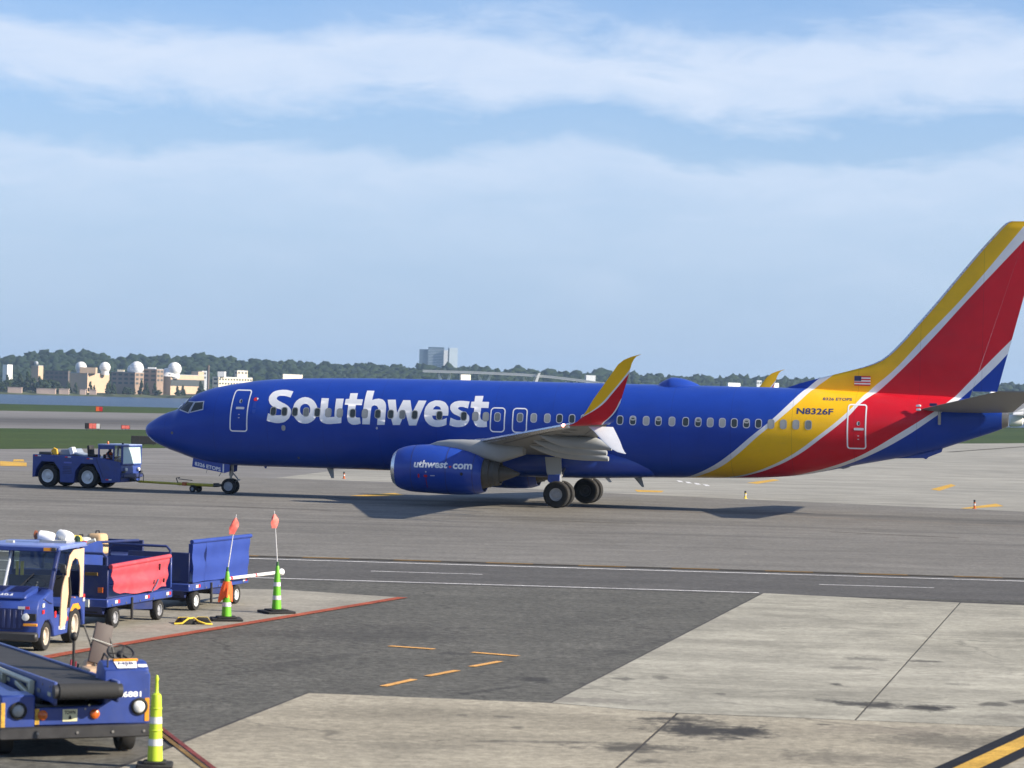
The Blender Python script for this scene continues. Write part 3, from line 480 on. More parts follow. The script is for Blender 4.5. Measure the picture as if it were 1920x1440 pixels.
def stripes(name, bounds, cols, zr, ar, rough=.3, wear=.0):
    """paint scheme: colour changes where x crosses a curve x = f(z); bounds are lists of (z, x)"""
    m, t, b = newmat(name); c = N('ShaderNodeTexCoord', t); sp = N('ShaderNodeSeparateXYZ', t); t.links.new(c.outputs['Object'], sp.inputs[0])
    col = cols[0]
    for B, cc in zip(bounds, cols[1:]):
        f = float_curve(t, sp.outputs[2], sorted(B), *zr, *ar)
        col = mixc(t, math_(t, 'GREATER_THAN', sp.outputs[0], f), col, cc)
    f = noise(t, c.outputs['Object'], 1.2, 6, .6); col = mixc(t, 1.0, col, ramp(t, f, [(.3, .93), (.7, 1.06)]), 'MULTIPLY')
    g2 = noise(t, mapping(t, c.outputs['Object'], (.5, 3, 3)), 1.0, 6, .7)
    col = mixc(t, math_(t, 'MULTIPLY', ramp(t, g2, [(.55, 0.), (.8, 1.)]), .10), col, (.10, .10, .10))
    # skin joints: thin dark lines round the barrel
    w = math_(t, 'ABSOLUTE', math_(t, 'SUBTRACT', math_(t, 'FRACT', math_(t, 'DIVIDE', sp.outputs[0], 2.54)), .5))
    col = mixc(t, math_(t, 'MULTIPLY', math_(t, 'LESS_THAN', w, .0030), .38), col, (.02, .02, .03))
    t.links.new(col, b.inputs['Base Color']); t.links.new(math_(t, 'ADD', rough - .06, math_(t, 'MULTIPLY', f, .14)), b.inputs['Roughness'])
    b.inputs['Coat Weight'].default_value = .05; b.inputs['Specular IOR Level'].default_value = .2; b.inputs['Coat Roughness'].default_value = .14
    bn = N('ShaderNodeBump', t); bn.inputs['Strength'].default_value = .12; bn.inputs['Distance'].default_value = .02
    hh = math_(t, 'MULTIPLY', noise(t, mapping(t, c.outputs['Object'], (1.6, 1, 1)), 1.1, 3, .5), 1.0)
    for zl in (4.98, 4.58, 3.25, 2.2):       # lap joints along the barrel stand a little proud
        hh = math_(t, 'ADD', hh, math_(t, 'MULTIPLY', math_(t, 'GREATER_THAN', sp.outputs[2], zl), .35))
    t.links.new(hh, bn.inputs['Height']); t.links.new(bn.outputs[0], b.inputs['Normal'])
    return m
B1 = [(1.0, 22.8), (1.22, 23.7), (1.39, 24.66), (1.49, 24.98), (1.89, 25.85), (2.36, 26.56), (3.22, 27.58), (3.91, 28.39), (4.70, 29.14), (5.25, 29.62), (5.65, 30.06), (6.1, 30.6), (13, 38.0)]
B2 = [(1.0, 23.1), (1.22, 23.95), (1.38, 24.89), (1.50, 25.33), (1.87, 26.19), (2.37, 26.9), (3.23, 27.86), (3.92, 28.67), (4.71, 29.47), (5.26, 29.95), (5.75, 30.57), (6.2, 31.1), (13, 38.4)]
B3 = [(1.0, 24.4), (1.25, 25.4), (1.42, 26.38), (1.55, 27.09), (1.83, 27.96), (2.40, 29.11), (3.21, 30.22), (4.32, 31.49), (5.18, 32.2), (6.08, 33.2), (7.34, 34.33), (9.21, 36.04), (11.84, 38.17), (13, 39.1)]
B4 = [(1.0, 24.7), (1.25, 25.7), (1.42, 26.72), (1.56, 27.36), (1.84, 28.23), (2.41, 29.38), (3.19, 30.44), (4.10, 31.50), (4.69, 32.0), (5.19, 32.59), (5.93, 33.36), (7.11, 34.48), (9.06, 36.19), (11.54, 38.42), (13, 39.7)]
B5 = [(1.3, 27.9), (1.5, 28.9), (1.74, 29.87), (1.92, 30.51), (2.26, 31.46), (2.63, 32.24), (3.47, 33.6), (4.26, 34.78), (4.67, 35.33), (5.05, 35.76), (5.68, 36.35), (6.78, 37.38), (7.44, 38.01), (9, 39.5)]
B6 = [(1.3, 28.2), (1.5, 29.1), (1.67, 29.82), (1.86, 30.64), (2.12, 31.44), (2.56, 32.46), (3.28, 33.75), (4.13, 34.95), (4.81, 35.83), (5.05, 36.09), (6.32, 37.39), (6.86, 37.87), (8.5, 39.5)]
stripes('livery', [B1, B2, B3, B4, B5, B6], [BLUE, WHT, YEL, WHT, RED, WHT, BLUE], (1, 13), (22, 40))
# fuselage
st = [0.0005, .004, .012, .03, .06, .1, .16, .24, .34, .46, .6, .76, .94, 1.12, 1.3, 1.46, 1.58, 1.7, 1.82, 1.95, 2.1] + list(np.arange(2.3, 6, .22)) + list(np.arange(6, 24, .75)) + list(np.arange(24, 37.6, .3)) + [37.7]
fm = MB().loft([fus_ring(a) for a in st]); FUS = fm.build('fuselage', 'livery', PLANE, smooth=60)
MB().loft([fus_ring(a, 40) for a in (37.7, 37.8, 37.95)] + [[(37.95, y*.72, 4.22 + (z - 4.22)*.72) for _, y, z in fus_ring(37.95, 40)], [(37.6, y*.7, 4.2 + (z - 4.2)*.7) for _, y, z in fus_ring(37.95, 40)]]).build('exhaust_cone', 'dull_metal', PLANE)
# wing-to-body fairing
rings = []
for i, a in enumerate(np.linspace(12.2, 23.6, 26)):
    s_ = math.sin(math.pi*min(1, max(0, (a - 12.2)/11.4)))**.42
    hw, zt, zb = .3 + 1.86*s_, 1.9 + .85*s_, 1.42 - .24*s_; zc = (zt + zb)/2
    rings.append([(a, hw*math.copysign(abs(math.cos(u))**.62, math.cos(u)), zc + (zt - zb)/2*math.copysign(abs(math.sin(u))**.75, math.sin(u))) for u in np.linspace(0, 2*math.pi, 40, endpoint=False)])
MB().loft(rings).build('belly_fairing', 'navy', PLANE, smooth=60)
# satellite radome on the crown
rings = []
for u in np.linspace(0, 1, 18):
    a = 23.15 + 2.1*u; k = max(.02, min(1., (u/.30)**.55 if u < .30 else 1 - ((u - .30)/.70)**2.2))
    rings.append([(a, .62*k*math.cos(q), 5.12 + .46*k*max(math.sin(q), -.2)) for q in np.linspace(0, 2*math.pi, 28, endpoint=False)])
MB().loft(rings).build('radome', 'navy', PLANE, smooth=60)

# lettering
for L in SW_GLYPHS: decal('letter', flat_mesh(L, .08), lambda a, z, o: fus_pt(a, z, o), 'letter_white', PLANE, .004)
decal('registration', text_bm('N8326F', 1.50, .26, 29.39, 4.16, .025, 0), fus_pt, 'letter_navy', PLANE, .005)
decal('fleet_number', text_bm('8326 ETOPS', 1.20, .12, 30.4, 4.755, .02, 0), fus_pt, 'letter_navy', PLANE, .005)
# passenger windows
WIN = [(6.61, 'd'), (7.12, 'd'), (7.6, 'd'), (8.11, 'm'), (8.62, 'd'), (9.12, 'g'), (9.64, 'g'), (10.22, 'd'), (10.77, 'g'), (11.35, 'd'), (11.93, 'd'), (12.45, 'm'), (13.0, 'd'), (14.1, 'd'), (15.18, 'd'), (15.69, 'g'), (16.15, 'g'), (16.66, 'm'), (17.65, 'm'), (18.25, 'l'), (18.84, 'l'), (19.37, 'd'), (19.91, 'd'), (20.43, 'd'), (20.94, 'g'), (21.46, 'd'), (21.98, 'd'), (22.53, 'h'), (23.1, 'l'), (23.62, 'h'), (24.2, 'l'), (24.78, 'd'), (25.31, 'h'), (25.82, 'g'), (26.33, 'l'), (26.83, 'd'), (27.34, 'h'), (27.84, 'd'), (28.36, 'g'), (28.87, 'g'), (29.39, 'g'), (29.90, 'm'), (30.42, 'm'), (30.93, 'd')]
WIN = [w_ for w_ in WIN if w_[0] < 30.0]
WM = {'d': 'pane_dark', 'm': 'shade_dim', 'g': 'shade_grey', 'l': 'shade_grey', 'h': 'pane_dark'}
for a, k in WIN:
    o = decal('window', ring_bm(rrect(a, 3.72, .285, .40, .115), rrect(a, 3.72, .225, .335, .09)), fus_pt, 'frame_grey' if a < 28 and a > 16.3 else 'shade_grey', PLANE, .010)
    decal('pane', flat_mesh([rrect(a, 3.72, .23, .34, .09)], 0), fus_pt, WM[k], o, .0075)
    if k == 'h': decal('blind', flat_mesh([rrect(a, 3.80, .222, .16, .07)], 0), fus_pt, 'shade_grey', o, .0085)
# doors: white painted outline, small pane, handle
def door(a0, a1, z0, z1, r, hz=None, w=.055):
    ca, cz = (a0 + a1)/2, (z0 + z1)/2; bm = ring_bm(rrect(ca, cz, a1 - a0, z1 - z0, r, 6), rrect(ca, cz, a1 - a0 - 2*w, z1 - z0 - 2*w, max(.03, r - w), 6)); cut_bands(bm, .08)
    o = decal('door', bm, fus_pt, 'letter_white', PLANE, .006)
    return o
d1 = door(4.60, 5.44, 2.79, 4.63, .14)
d2 = door(31.47, 32.26, 2.77, 4.63, .13)
for a0, a1 in ((16.34, 17.0), (17.31, 17.97)): door(a0, a1, 3.07, 4.13, .17, w=.05)
for o, ca, hz, pz in ((d1, 5.03, 3.82, 4.12), (d2, 31.94, 3.60, 3.83)):
    decal('handle', flat_mesh([rrect(ca + .02, hz, .40, .10, .03)], 0), fus_pt, 'frame_grey', o, .012)
    decal('door_pane', flat_mesh([rrect(ca - .0, pz, .13, .17, .06)], 0), fus_pt, 'frame_grey', o, .009)
    decal('door_pane', flat_mesh([rrect(ca + .02, pz, .07, .14, .03)], 0), fus_pt, 'pane_dark', o, .012)
    for dz in (.28, .42): decal('placard', flat_mesh([rrect(ca, hz - dz, .07, .04, .015)], 0), fus_pt, 'frame_grey', o, .009)
def spot(name, a, z, w, h, m, off=.008): decal(name, flat_mesh([rrect(a, z, w, h, min(w, h)*.48)], 0), fus_pt, m, PLANE, off)
spot('static_port', 7.1, 3.01, .18, .24, 'shade_grey'); spot('static_port', 11.33, 3.11, .09, .11, 'frame_grey'); spot('sensor', 1.71, 2.65, .12, .13, 'shade_dim'); spot('drain', 7.6, 1.72, .09, .1, 'shade_dim')
spot('warning_mark', 5.72, 4.22, .20, .15, 'red_lens'); spot('warning_mark', 5.80, 4.24, .08, .08, 'letter_white', .012); spot('placard', 5.71, 3.85, .16, .5, 'navy')
# cockpit windows: each pane with its frame
CK = [[(1.98, 3.70), (2.27, 4.02), (2.66, 4.01), (2.50, 3.565)], [(2.62, 3.59), (2.75, 4.00), (3.17, 4.04), (3.22, 3.74)]]
def grow(P, d):
    cx, cz = sum(p[0] for p in P)/len(P), sum(p[1] for p in P)/len(P)
    return [(x + d*math.copysign(1, x - cx), z + d*math.copysign(1, z - cz)) for x, z in P]
def sub(P, n=6): return [(P[i][0] + (P[(i+1) % len(P)][0] - P[i][0])*k/n, P[i][1] + (P[(i+1) % len(P)][1] - P[i][1])*k/n) for i in range(len(P)) for k in range(n)]
for side in (-1, 1):
    f_ = lambda a, z, o, s=side: fus_pt(a, z, o, s)
    for P in CK:
        bm = ring_bm(sub(grow(P, .045)), sub(P)); cut_bands(bm, .06); o = decal('cockpit_window', bm, f_, 'frame_grey', PLANE, .012)
        decal('pane', flat_mesh([sub(P)], .06), f_, 'glass_dark', o, .009)
# the two front panes, bent round the nose
def ws_pt(u, v_, off):     # u across, v up the windshield slope
    a = 1.67 + (2.20 - 1.67)*v_ + abs(u)**2*.34; t, b, h, m_ = fus(a); y = u*1.18; k = min(.97, abs(y)/h)
    return Vector((a - off, y, m_ + (t - m_)*math.sqrt(1 - k*k) + off))
for s_ in (-1, 1):
    bm = flat_mesh([sub([(s_*.06, .06), (s_*.80, .02), (s_*.74, .92), (s_*.06, .97)], 10)], .08); decal('cockpit_window', bm, ws_pt, 'glass_dark', PLANE, .02)
MB().tube([ws_pt(0, v_, .02) for v_ in np.linspace(0, 1, 8)], .03, 6).build('windshield_post', 'frame_grey', PLANE)
# flag on the fin
flag = empty('flag', (0, 0, 0)); flag.parent = PLANE
def fin_y(a, z): return -.235
mb = MB()
for k in range(7): mb.b2((31.59, -.225, 5.40 + .41*k/7), (32.26, -.243, 5.40 + .41*(k + 1)/7), mi=0 if k % 2 else 1)
mb.b2((31.59, -.244, 5.60), (31.88, -.248, 5.81), mi=2); mb.build('flag_print', ['letter_white', 'red_lens', 'letter_navy'], flag, smooth=0)

# fin, rudder
FIN_LE = [(5.0, 28.4), (5.27, 28.78), (5.58, 29.73), (5.79, 30.5), (6.0, 31.28), (6.22, 32.04), (6.49, 32.66), (6.93, 33.18), (7.87, 34.01), (9.12, 35.05), (10.6, 36.23), (12.1, 37.52), (12.25, 37.68), (12.33, 37.85)]
def fin_te(z): return 37.30 + (z - 4.6)*.252
def sec(le, te, z, th, n=14, x0=0., x1=1., y0=0.):
    """closed airfoil outline between chord fractions x0..x1, thickness across y"""
    xs = [x0 + (x1 - x0)*(1 - math.cos(math.pi*i/n))/2 for i in range(n + 1)]
    f_ = lambda x: max(.0012, 5*.5*(.2969*math.sqrt(max(x, 0)) - .126*x - .3516*x*x + .2843*x**3 - .1036*x**4))
    c_ = te - le
    return [(le + c_*x, y0 - th*f_(x), z) for x in xs] + [(le + c_*x, y0 + th*f_(x), z) for x in reversed(xs)]
zs = [4.75, 5.0, 5.27, 5.45, 5.58, 5.7, 5.79, 5.9, 6.0, 6.12, 6.22, 6.35, 6.49, 6.7, 6.93, 7.4, 7.87, 8.5, 9.12, 9.9, 10.6, 11.3, 12.0, 12.15, 12.25, 12.33]
rf, rr_ = [], []
for z in zs:
    le = float(pchip(FIN_LE, z)); te = fin_te(z); hinge = te - (1.05 - .06*(z - 5)); th = .44 - .022*(z - 5) if z < 12.2 else .14
    fr = (hinge - le)/(te - le); rf.append(sec(le, te, z, th, 16, 0, fr)); rr_.append(sec(le, te, z, th*.96, 10, fr + .002, 1))
FINO = MB().loft(rf).build('fin', 'livery', PLANE, smooth=50)
MB().loft(rr_[2:-1]).build('rudder', 'livery', PLANE, smooth=50)
mb = MB(); P = []
for z in zs[9:]:
    le = float(pchip(FIN_LE, z)); P.append((le, z))
rings = [[(x - .012, .0, z), (x + .10, -.062, z), (x + .10, .062, z)] for x, z in P]
mb.loft(rings).build('leading_edge', 'silver', PLANE)

# tailplane
def stab(sgn):
    rings = []
    for u in np.linspace(0, 1, 8):
        l = .45 + (7.17 - .45)*u; le = 34.25 + (38.05 - 34.25)*u; te = 38.15 + (39.45 - 38.15)*u; z = 4.42 + .123*(l - .45)
        r = sec(le, te, 0, .34 - .22*u, 12); rings.append([(x, sgn*l, z + yy + (.02 if True else 0)) for x, yy, _ in r])
    o = MB().loft(rings).build('tailplane', 'wing_under', PLANE, smooth=50); return o
for sg in (-1, 1): stab(sg)
MB().b2((35.18, -1.35, 3.86), (35.30, -1.25, 4.42)).build('static_mast', 'dull_metal', PLANE, bevel=.02)
for zz_ in (4.62, 4.46): MB().box((34.35, -1.02, zz_), (.2, .08, .09)).build('trim_fitting', 'white_paint', PLANE, bevel=.02)
MB().box((34.95, -1.02, 4.68), (.30, .06, .12)).build('jack_panel', 'letter_navy', PLANE)

# wings: outline stations by distance from the centreline
def wing(sgn):
    def st_(l):
        le = 23.12 - (17.1 - l)*math.tan(R(27.3)) - (max(0, 5.2 - l)*.30)
        te = 24.66 - (17.1 - l)*.272 if l > 5.8 else 21.586 - (5.8 - l)*.02
        zl = 3.60 - (17.1 - l)*.070; zt = 3.68 - (17.1 - l)*.098
        return le, te, zl, zt
    rings = []; n = 16
    def ring(le, te, zl, zt, y, th, phi=0.):
        r = sec(0, 1, 0, th, n); out = []
        for x, tt, _ in r:
            px = le + (te - le)*x; pz = zl + (zt - zl)*x; d = -tt
            out.append((px, sgn*(y - d*math.sin(phi)), pz + d*math.cos(phi)))
        return out
    for l in (1.2, 2.2, 3.2, 4.2, 5.2, 5.8, 7, 9, 11, 13, 15, 16.4, 17.1):
        le, te, zl, zt = st_(l); c_ = te - le; rings.append(ring(le, te, zl, zt, l, c_*(.135 if l < 4 else .118)*(1 if l < 15 else .95)))
    o = MB().loft(rings).build('wing', 'wing_under', PLANE, smooth=45)
    # polished leading edge
    le_p = [st_(l) for l in (4.2, 5.2, 7, 9, 11, 13, 15, 16.4, 17.1)]
    MB().loft([[(a - .02, sgn*l, zl), (a + .16, sgn*l, zl + .10), (a + .16, sgn*l, zl - .085)] for (a, _, zl, _), l in zip(le_p, (4.2, 5.2, 7, 9, 11, 13, 15, 16.4, 17.1))]).build('leading_edge', 'silver', o)
    # slat and flap gaps under the wing: thin dark seams following the lower skin
    def under(l, x, d=.006):
        le, te, zl, zt = st_(l); c_ = te - le; th = c_*(.135 if l < 4 else .118)
        f_ = 5*.5*(.2969*math.sqrt(x) - .126*x - .3516*x*x + .2843*x**3 - .1036*x**4); return (le + c_*x, sgn*l, zl + (zt - zl)*x - th*f_ - d)
    for x, l0, l1 in ((.13, 6.2, 16.6), (.70, 2.6, 12.4), (.76, 13.0, 16.4)):
        ls = np.linspace(l0, l1, 14); rg = []
        for l in ls:
            a, b_ = Vector(under(l, x)), Vector(under(l, x + .012)); rg.append([a, b_, b_ - Vector((0, 0, .008)), a - Vector((0, 0, .008))])
        MB().loft(rg).build('panel_gap', 'dark_metal', o, smooth=0)
    for l in (7.6, 8.6, 9.8, 11.0, 12.6, 14.0, 15.2):
        p = Vector(under(l, .40, .012)); MB().sphere(p, (.22, .13, .010), 14, 4).build('tank_panel', 'aircraft_grey', o)
    # blended winglet
    W_ = [(17.10, 3.60, 3.68, 23.12, 24.66, 0), (17.30, 3.63, 3.70, 23.36, 24.74, 12), (17.48, 3.75, 3.78, 23.62, 24.98, 32), (17.60, 3.92, 3.93, 23.83, 25.08, 52), (17.68, 4.18, 4.18, 24.02, 25.17, 70), (17.74, 4.56, 4.56, 24.25, 25.28, 80), (17.82, 5.27, 5.27, 24.76, 25.50, 83), (17.89, 5.85, 5.90, 25.17, 25.68, 84), (17.92, 6.03, 6.05, 25.40, 25.76, 84), (17.94, 6.14, 6.15, 25.66, 25.85, 84), (17.95, 6.23, 6.24, 25.98, 26.04, 84)]
    rs = [ring(le, te, zl, zt, y, (te - le)*.085, R(ph)) for y, zl, zt, le, te, ph in W_]
    MB().loft(rs).build('winglet', 'winglet_livery', PLANE, smooth=50)
    # ventral strake
    Q = [(17.18, 3.58, 23.98, 24.90), (17.42, 3.40, 24.26, 25.05), (17.66, 3.10, 24.60, 25.26), (17.88, 2.82, 24.98, 25.42), (17.97, 2.70, 25.24, 25.51), (18.02, 2.645, 25.53, 25.58)]
    rs = [ring(le, te, z, z + .01, y, (te - le)*.07, R(-52)) for y, z, le, te in Q]
    MB().loft(rs).build('strake', 'white_paint', PLANE, smooth=50)  # sunlit look of the blade put into its white
    # flap-track fairings
    for l, a0, a1, zE, dz in ((12.0, 20.85, 23.78, 2.70, .50), (9.0, 19.9, 22.96, 2.44, .52), (6.1, 19.0, 22.42, 2.15, .50)):
        le, te, zl, zt = st_(l); rings = []
        for u in np.linspace(0, 1, 16):
            a = a0 + (a1 - a0)*u; zw = zl + (zt - zl)*min(1.0, (a - le)/(te - le)) - .04
            d = dz*(math.sin(math.pi*min(.5, u*.9))**.7); top = zw if u < .75 else zw + (zE + .12 - zw)*((u - .75)/.25)**1.3
            bot = min(zw - .02, zw - d) if u < .55 else (zw - d)*(1 - (u - .55)/.45) + (zE - .07)*((u - .55)/.45)
            hw = .03 + .17*math.sin(math.pi*min(1, u*.80 + .05))**.8
            rings.append([(a, sgn*(l + hw*math.cos(q)), (top + bot)/2 + (top - bot)/2*math.sin(q)) for q in np.linspace(0, 2*math.pi, 14, endpoint=False)])
        MB().loft(rings).build('flap_fairing', 'aircraft_grey', PLANE, smooth=50)
    # position light
    MB().sphere((22.95, sgn*16.75, 3.60), .06, 10, 6).build('position_light', 'nav_red', PLANE)
    for l in (13.3,): # aileron gap line
        pass
    return o
mat('nav_red', (.9, .1, .06), .3, emit=((1, .22, .15), 14.0))
WB1 = [(3.6, 23.2), (3.85, 23.62), (4.11, 24.13), (4.43, 24.55), (4.80, 24.89), (5.40, 25.39), (5.81, 25.70), (6.3, 26.1)]
WB2 = [(3.6, 23.26), (3.90, 23.80), (4.16, 24.27), (4.42, 24.63), (4.79, 24.96), (5.46, 25.51), (5.76, 25.76), (6.3, 26.2)]
WB3 = [(3.6, 24.4), (3.74, 24.57), (3.93, 24.82), (4.19, 25.05), (4.59, 25.27), (5.0, 25.55), (6.3, 26.4)]
WB4 = [(z, a + .05) for z, a in WB3]
stripes('winglet_livery', [WB1, WB2, WB3, WB4], [YEL, WHT, RED, WHT, BLUE], (3.5, 6.4), (23, 27))
for sg in (-1, 1): wing(sg)

# engines
NA = [(13.09, 2.20, .84), (13.16, 2.27, .78), (13.3, 2.35, .68), (13.5, 2.42, .61), (13.8, 2.48, .55), (14.2, 2.52, .525), (14.6, 2.54, .51), (15.2, 2.52, .485), (15.8, 2.45, .48), (16.3, 2.34, .49), (16.65, 2.22, .53), (16.95, 2.06, .62)]
def nac(a):
    t, b = float(pchip([(x, y) for x, y, _ in NA], a)), float(pchip([(x, y) for x, _, y in NA], a)); return t, b, (t + b)/2, (t - b)/2
def engine(sgn):
    E_ = empty('engine', (0, 0, 0)); E_.parent = PLANE; yc = sgn*4.83
    def ring(a, k=1., n=44, dx=0.):
        t, b, zc, r = nac(a); out = []
        for u in np.linspace(0, 2*math.pi, n, endpoint=False):
            cz = math.sin(u); lo = .93 if cz < -.6 else 1
            out.append((a + dx, yc + r*1.06*k*math.cos(u), zc + r*k*cz))
        return out
    def fixed(a, y, z, o): return None
    MB().loft([ring(a) for a in (13.26, 13.4, 13.6, 13.8, 14.2, 14.6, 15.2, 15.8, 16.3, 16.65, 16.95)] + [ring(16.95, .965), ring(16.6, .96)], cap=False).build('cowl', 'navy', E_, smooth=60)
    MB().loft([ring(13.26), ring(13.16), ring(13.09), ring(13.06, .97), ring(13.06, .93), ring(13.12, .885), ring(13.3, .83)], cap=False).build('inlet_lip', 'silver', E_, smooth=60)
    MB().loft([[(a, y, z) for a, y, z in ring(13.3, .83)], ring(13.7, .80), ring(14.1, .80)], cap=False).build('inlet_duct', 'aircraft_grey', E_, smooth=60)
    mb = MB(); t, b, zc, r = nac(14.0)
    for k in range(24):
        an = 2*math.pi*k/24; c_, s__ = math.cos(an), math.sin(an)
        mb.box((13.98, yc + c_*.46, zc + s__*.46), (.05, .12, .62), rot=(an - math.pi/2, 0, .5))
    mb.build('fan', 'dark_metal', E_)
    MB().lathe([(.02, 13.55), (.12, 13.65), (.24, 13.95)], (0, yc, zc), 'X', 20).build('spinner', 'dark_metal', E_)
    MB().lathe([(.80, 14.1), (.0, 14.12)], (0, yc, zc), 'X', 24).build('fan_case', 'black', E_)
    zc = 1.42
    MB().lathe([(.80, 16.6), (.64, 16.95), (.60, 17.15), (.60, 17.2), (.53, 17.23), (.52, 17.38), (.54, 17.41), (.49, 17.62), (.43, 17.62), (.41, 17.3)], (0, yc, zc), 'X', 36, cap=False).build('nozzle', 'exhaust', E_, smooth=35)
    MB().lathe([(.36, 17.3), (.36, 17.62), (.24, 17.95), (.08, 18.35), (.03, 18.42)], (0, yc, zc), 'X', 28).build('exhaust_plug', 'exhaust', E_)
    # pylon
    top = [(14.45, 2.50), (14.9, 2.68), (15.38, 2.76), (15.95, 2.78), (16.7, 2.77), (17.6, 2.72), (18.6, 2.6)]; bot = [(14.45, 2.42), (14.9, 2.38), (15.38, 2.36), (15.95, 2.3), (16.7, 2.05), (17.6, 1.85), (18.6, 2.2)]
    rings = []
    for (a, zt), (_, zb_) in zip(top, bot):
        u = (a - 14.45)/4.15; hw = .05 + .30*math.sin(math.pi*min(.62, u*1.0 + .06))
        rings.append([(a, yc + hw*math.copysign(abs(math.cos(q))**.6, math.cos(q)), (zt + zb_)/2 + (zt - zb_)/2*math.copysign(abs(math.sin(q))**.7, math.sin(q))) for q in np.linspace(0, 2*math.pi, 20, endpoint=False)])
    MB().loft(rings).build('pylon', 'aircraft_grey', E_, smooth=60)
    for a in (14.02, 15.52, 16.62):          # cowl joints
        MB().loft([ring(a - .012, 1.003), ring(a, 1.006), ring(a + .012, 1.003)], cap=False).build('cowl_seam', 'letter_navy', E_, smooth=0)
    # strake vane and latches
    if sgn < 0:
        def npt(a, z, off=0.):
            t, b, zc_, r = nac(a); u = max(-.98, min(.98, (z - zc_)/r)); cu = math.sqrt(1 - u*u); return Vector((a, yc - (r*1.06*cu + off*cu), z + off*u))
        decal('lettering', text_bm('uthwest', 1.44, .31, 14.17, 1.585, .035, .12, .06), npt, 'letter_white', E_, .006)
        decal('lettering', text_bm('com', .78, .23, 15.83, 1.565, .035, 0, .06), npt, 'letter_white', E_, .006)
        decal('heart_mark', flat_mesh([[(15.72, 1.585), (15.66, 1.66), (15.69, 1.70), (15.72, 1.67), (15.75, 1.70), (15.78, 1.66)]], 0), npt, 'red_lens', E_, .006)
        for a, z, w_, h_, mm in ((14.38, 1.25, .07, .15, 'red_lens'), (14.68, 1.25, .14, .09, 'red_lens'), (14.98, 1.27, .2, .04, 'frame_grey'), (14.7, 1.42, .06, .06, 'frame_grey')):
            decal('placard', flat_mesh([rrect(a, z, w_, h_, .015)], 0), npt, mm, E_, .006)
        decal('red_stripe', flat_mesh([rrect(14.69, .98, .03, .42, .01)], .08), npt, 'red_dark', E_, .006)
        decal('drain_hole', flat_mesh([rrect(16.2, 1.37, .12, .13, .05)], 0), npt, 'black', E_, .006)
mat('red_dark', (.22, .01, .03), .4); mat('exhaust', (.085, .080, .070), .55, metal=.35, var=.15, scale=3, dirt_sheen=.3, dirt_sheen_col=(.12, .11, .09))
for sg in (-1, 1): engine(sg)

# landing gear
def wheel(parent, c, r, w, rr=.52, hub='hub_grey', n=36, face=-1, name='wheel'):
    """axle along y; c centre; tyre, rim with recessed disc, hub cap"""
    t = empty(name, c); t.parent = parent
    pr = [(rr*r, -w*.42), (r*.80, -w*.50), (r*.93, -w*.45), (r*.985, -w*.30), (r, -w*.1), (r, w*.1), (r*.985, w*.30), (r*.93, w*.45), (r*.80, w*.50), (rr*r, w*.42)]
    for k in (-.2, 0, .2): pass
    MB().lathe(pr, (0, 0, 0), 'Y', n, cap=False).build('tyre', 'rubber', t, smooth=35)
    MB().lathe([(rr*r*1.0, face*w*.44), (rr*r*.90, face*w*.40), (rr*r*.84, face*w*.28), (rr*r*.45, face*w*.26), (rr*r*.40, face*w*.34), (rr*r*.22, face*w*.36), (.001, face*w*.37)], (0, 0, 0), 'Y', 28, cap=False).build('rim', hub, t, smooth=35)
    MB().lathe([(rr*r*1.0, -face*w*.40), (.001, -face*w*.36)], (0, 0, 0), 'Y', 20, cap=False).build('rim', 'dark_metal', t, smooth=35)
    return t
NX = 4.06; MX = NX + 15.6
ng = empty('nose_gear', (0, 0, 0)); ng.parent = PLANE
# wheels are parts of the airplane: they carry tyre and rim
for s_ in (-1, 1): wheel(PLANE, (NX, s_*.205, .343), .343, .20, .60, 'hub_grey', face=s_, name='nose_wheel')
MB().cyl((NX, 0, .34), (NX + .02, 0, .95), .055).cyl((NX + .02, 0, .8), (NX + .05, 0, 1.6), .095).cyl((NX, -.22, .343), (NX, .22, .343), .05).build('strut', 'dull_metal', ng)
MB().tube([(NX + .08, 0, .95), (NX + .30, 0, .72), (NX + .36, 0, .62), (NX + .05, 0, .42)], .03).box((NX + .38, 0, .63), (.12, .10, .07)).tube([(NX + .07, .05, 1.3), (NX + .9, .05, 1.5)], .04).build('torque_link', 'dull_metal', ng)
MB().box((NX - .02, 0, 1.15), (.16, .22, .26)).build('taxi_light', 'dark_metal', ng, bevel=.02)
for s_ in (-1, 1):
    P = [(2.46, 1.56), (2.42, 1.17), (3.95, .93), (4.18, 1.0), (4.2, 1.32), (3.0, 1.45)]
    MB().prism(P, s_*.46, s_*.50).build('gear_door', 'gse_like_navy', ng, bevel=.008) if False else MB().prism(P, s_*.46, s_*.50).build('gear_door', 'navy', ng, bevel=.008)
def nd(a, z, o): return Vector((a, -.50 - o, z - (a - 2.54)*.195 + 0))
decal('door_lettering', text_bm('8326 ETOPS', 1.22, .17, 2.55, 1.23, .03, 0, 0), nd, 'letter_white', ng, .004)
MB().prism([(3.86, 1.33), (3.92, 1.33), (3.92, .955), (3.86, .965)], -.5015, -.5055).build('door_stripe', 'letter_white', ng, smooth=0)
MB().tube([(3.1, -.4, 1.05), (3.05, -.4, .9)], .012).tube([(3.78, -.4, .98), (3.66, -.4, .78)], .018).build('hook', 'dull_metal', ng)
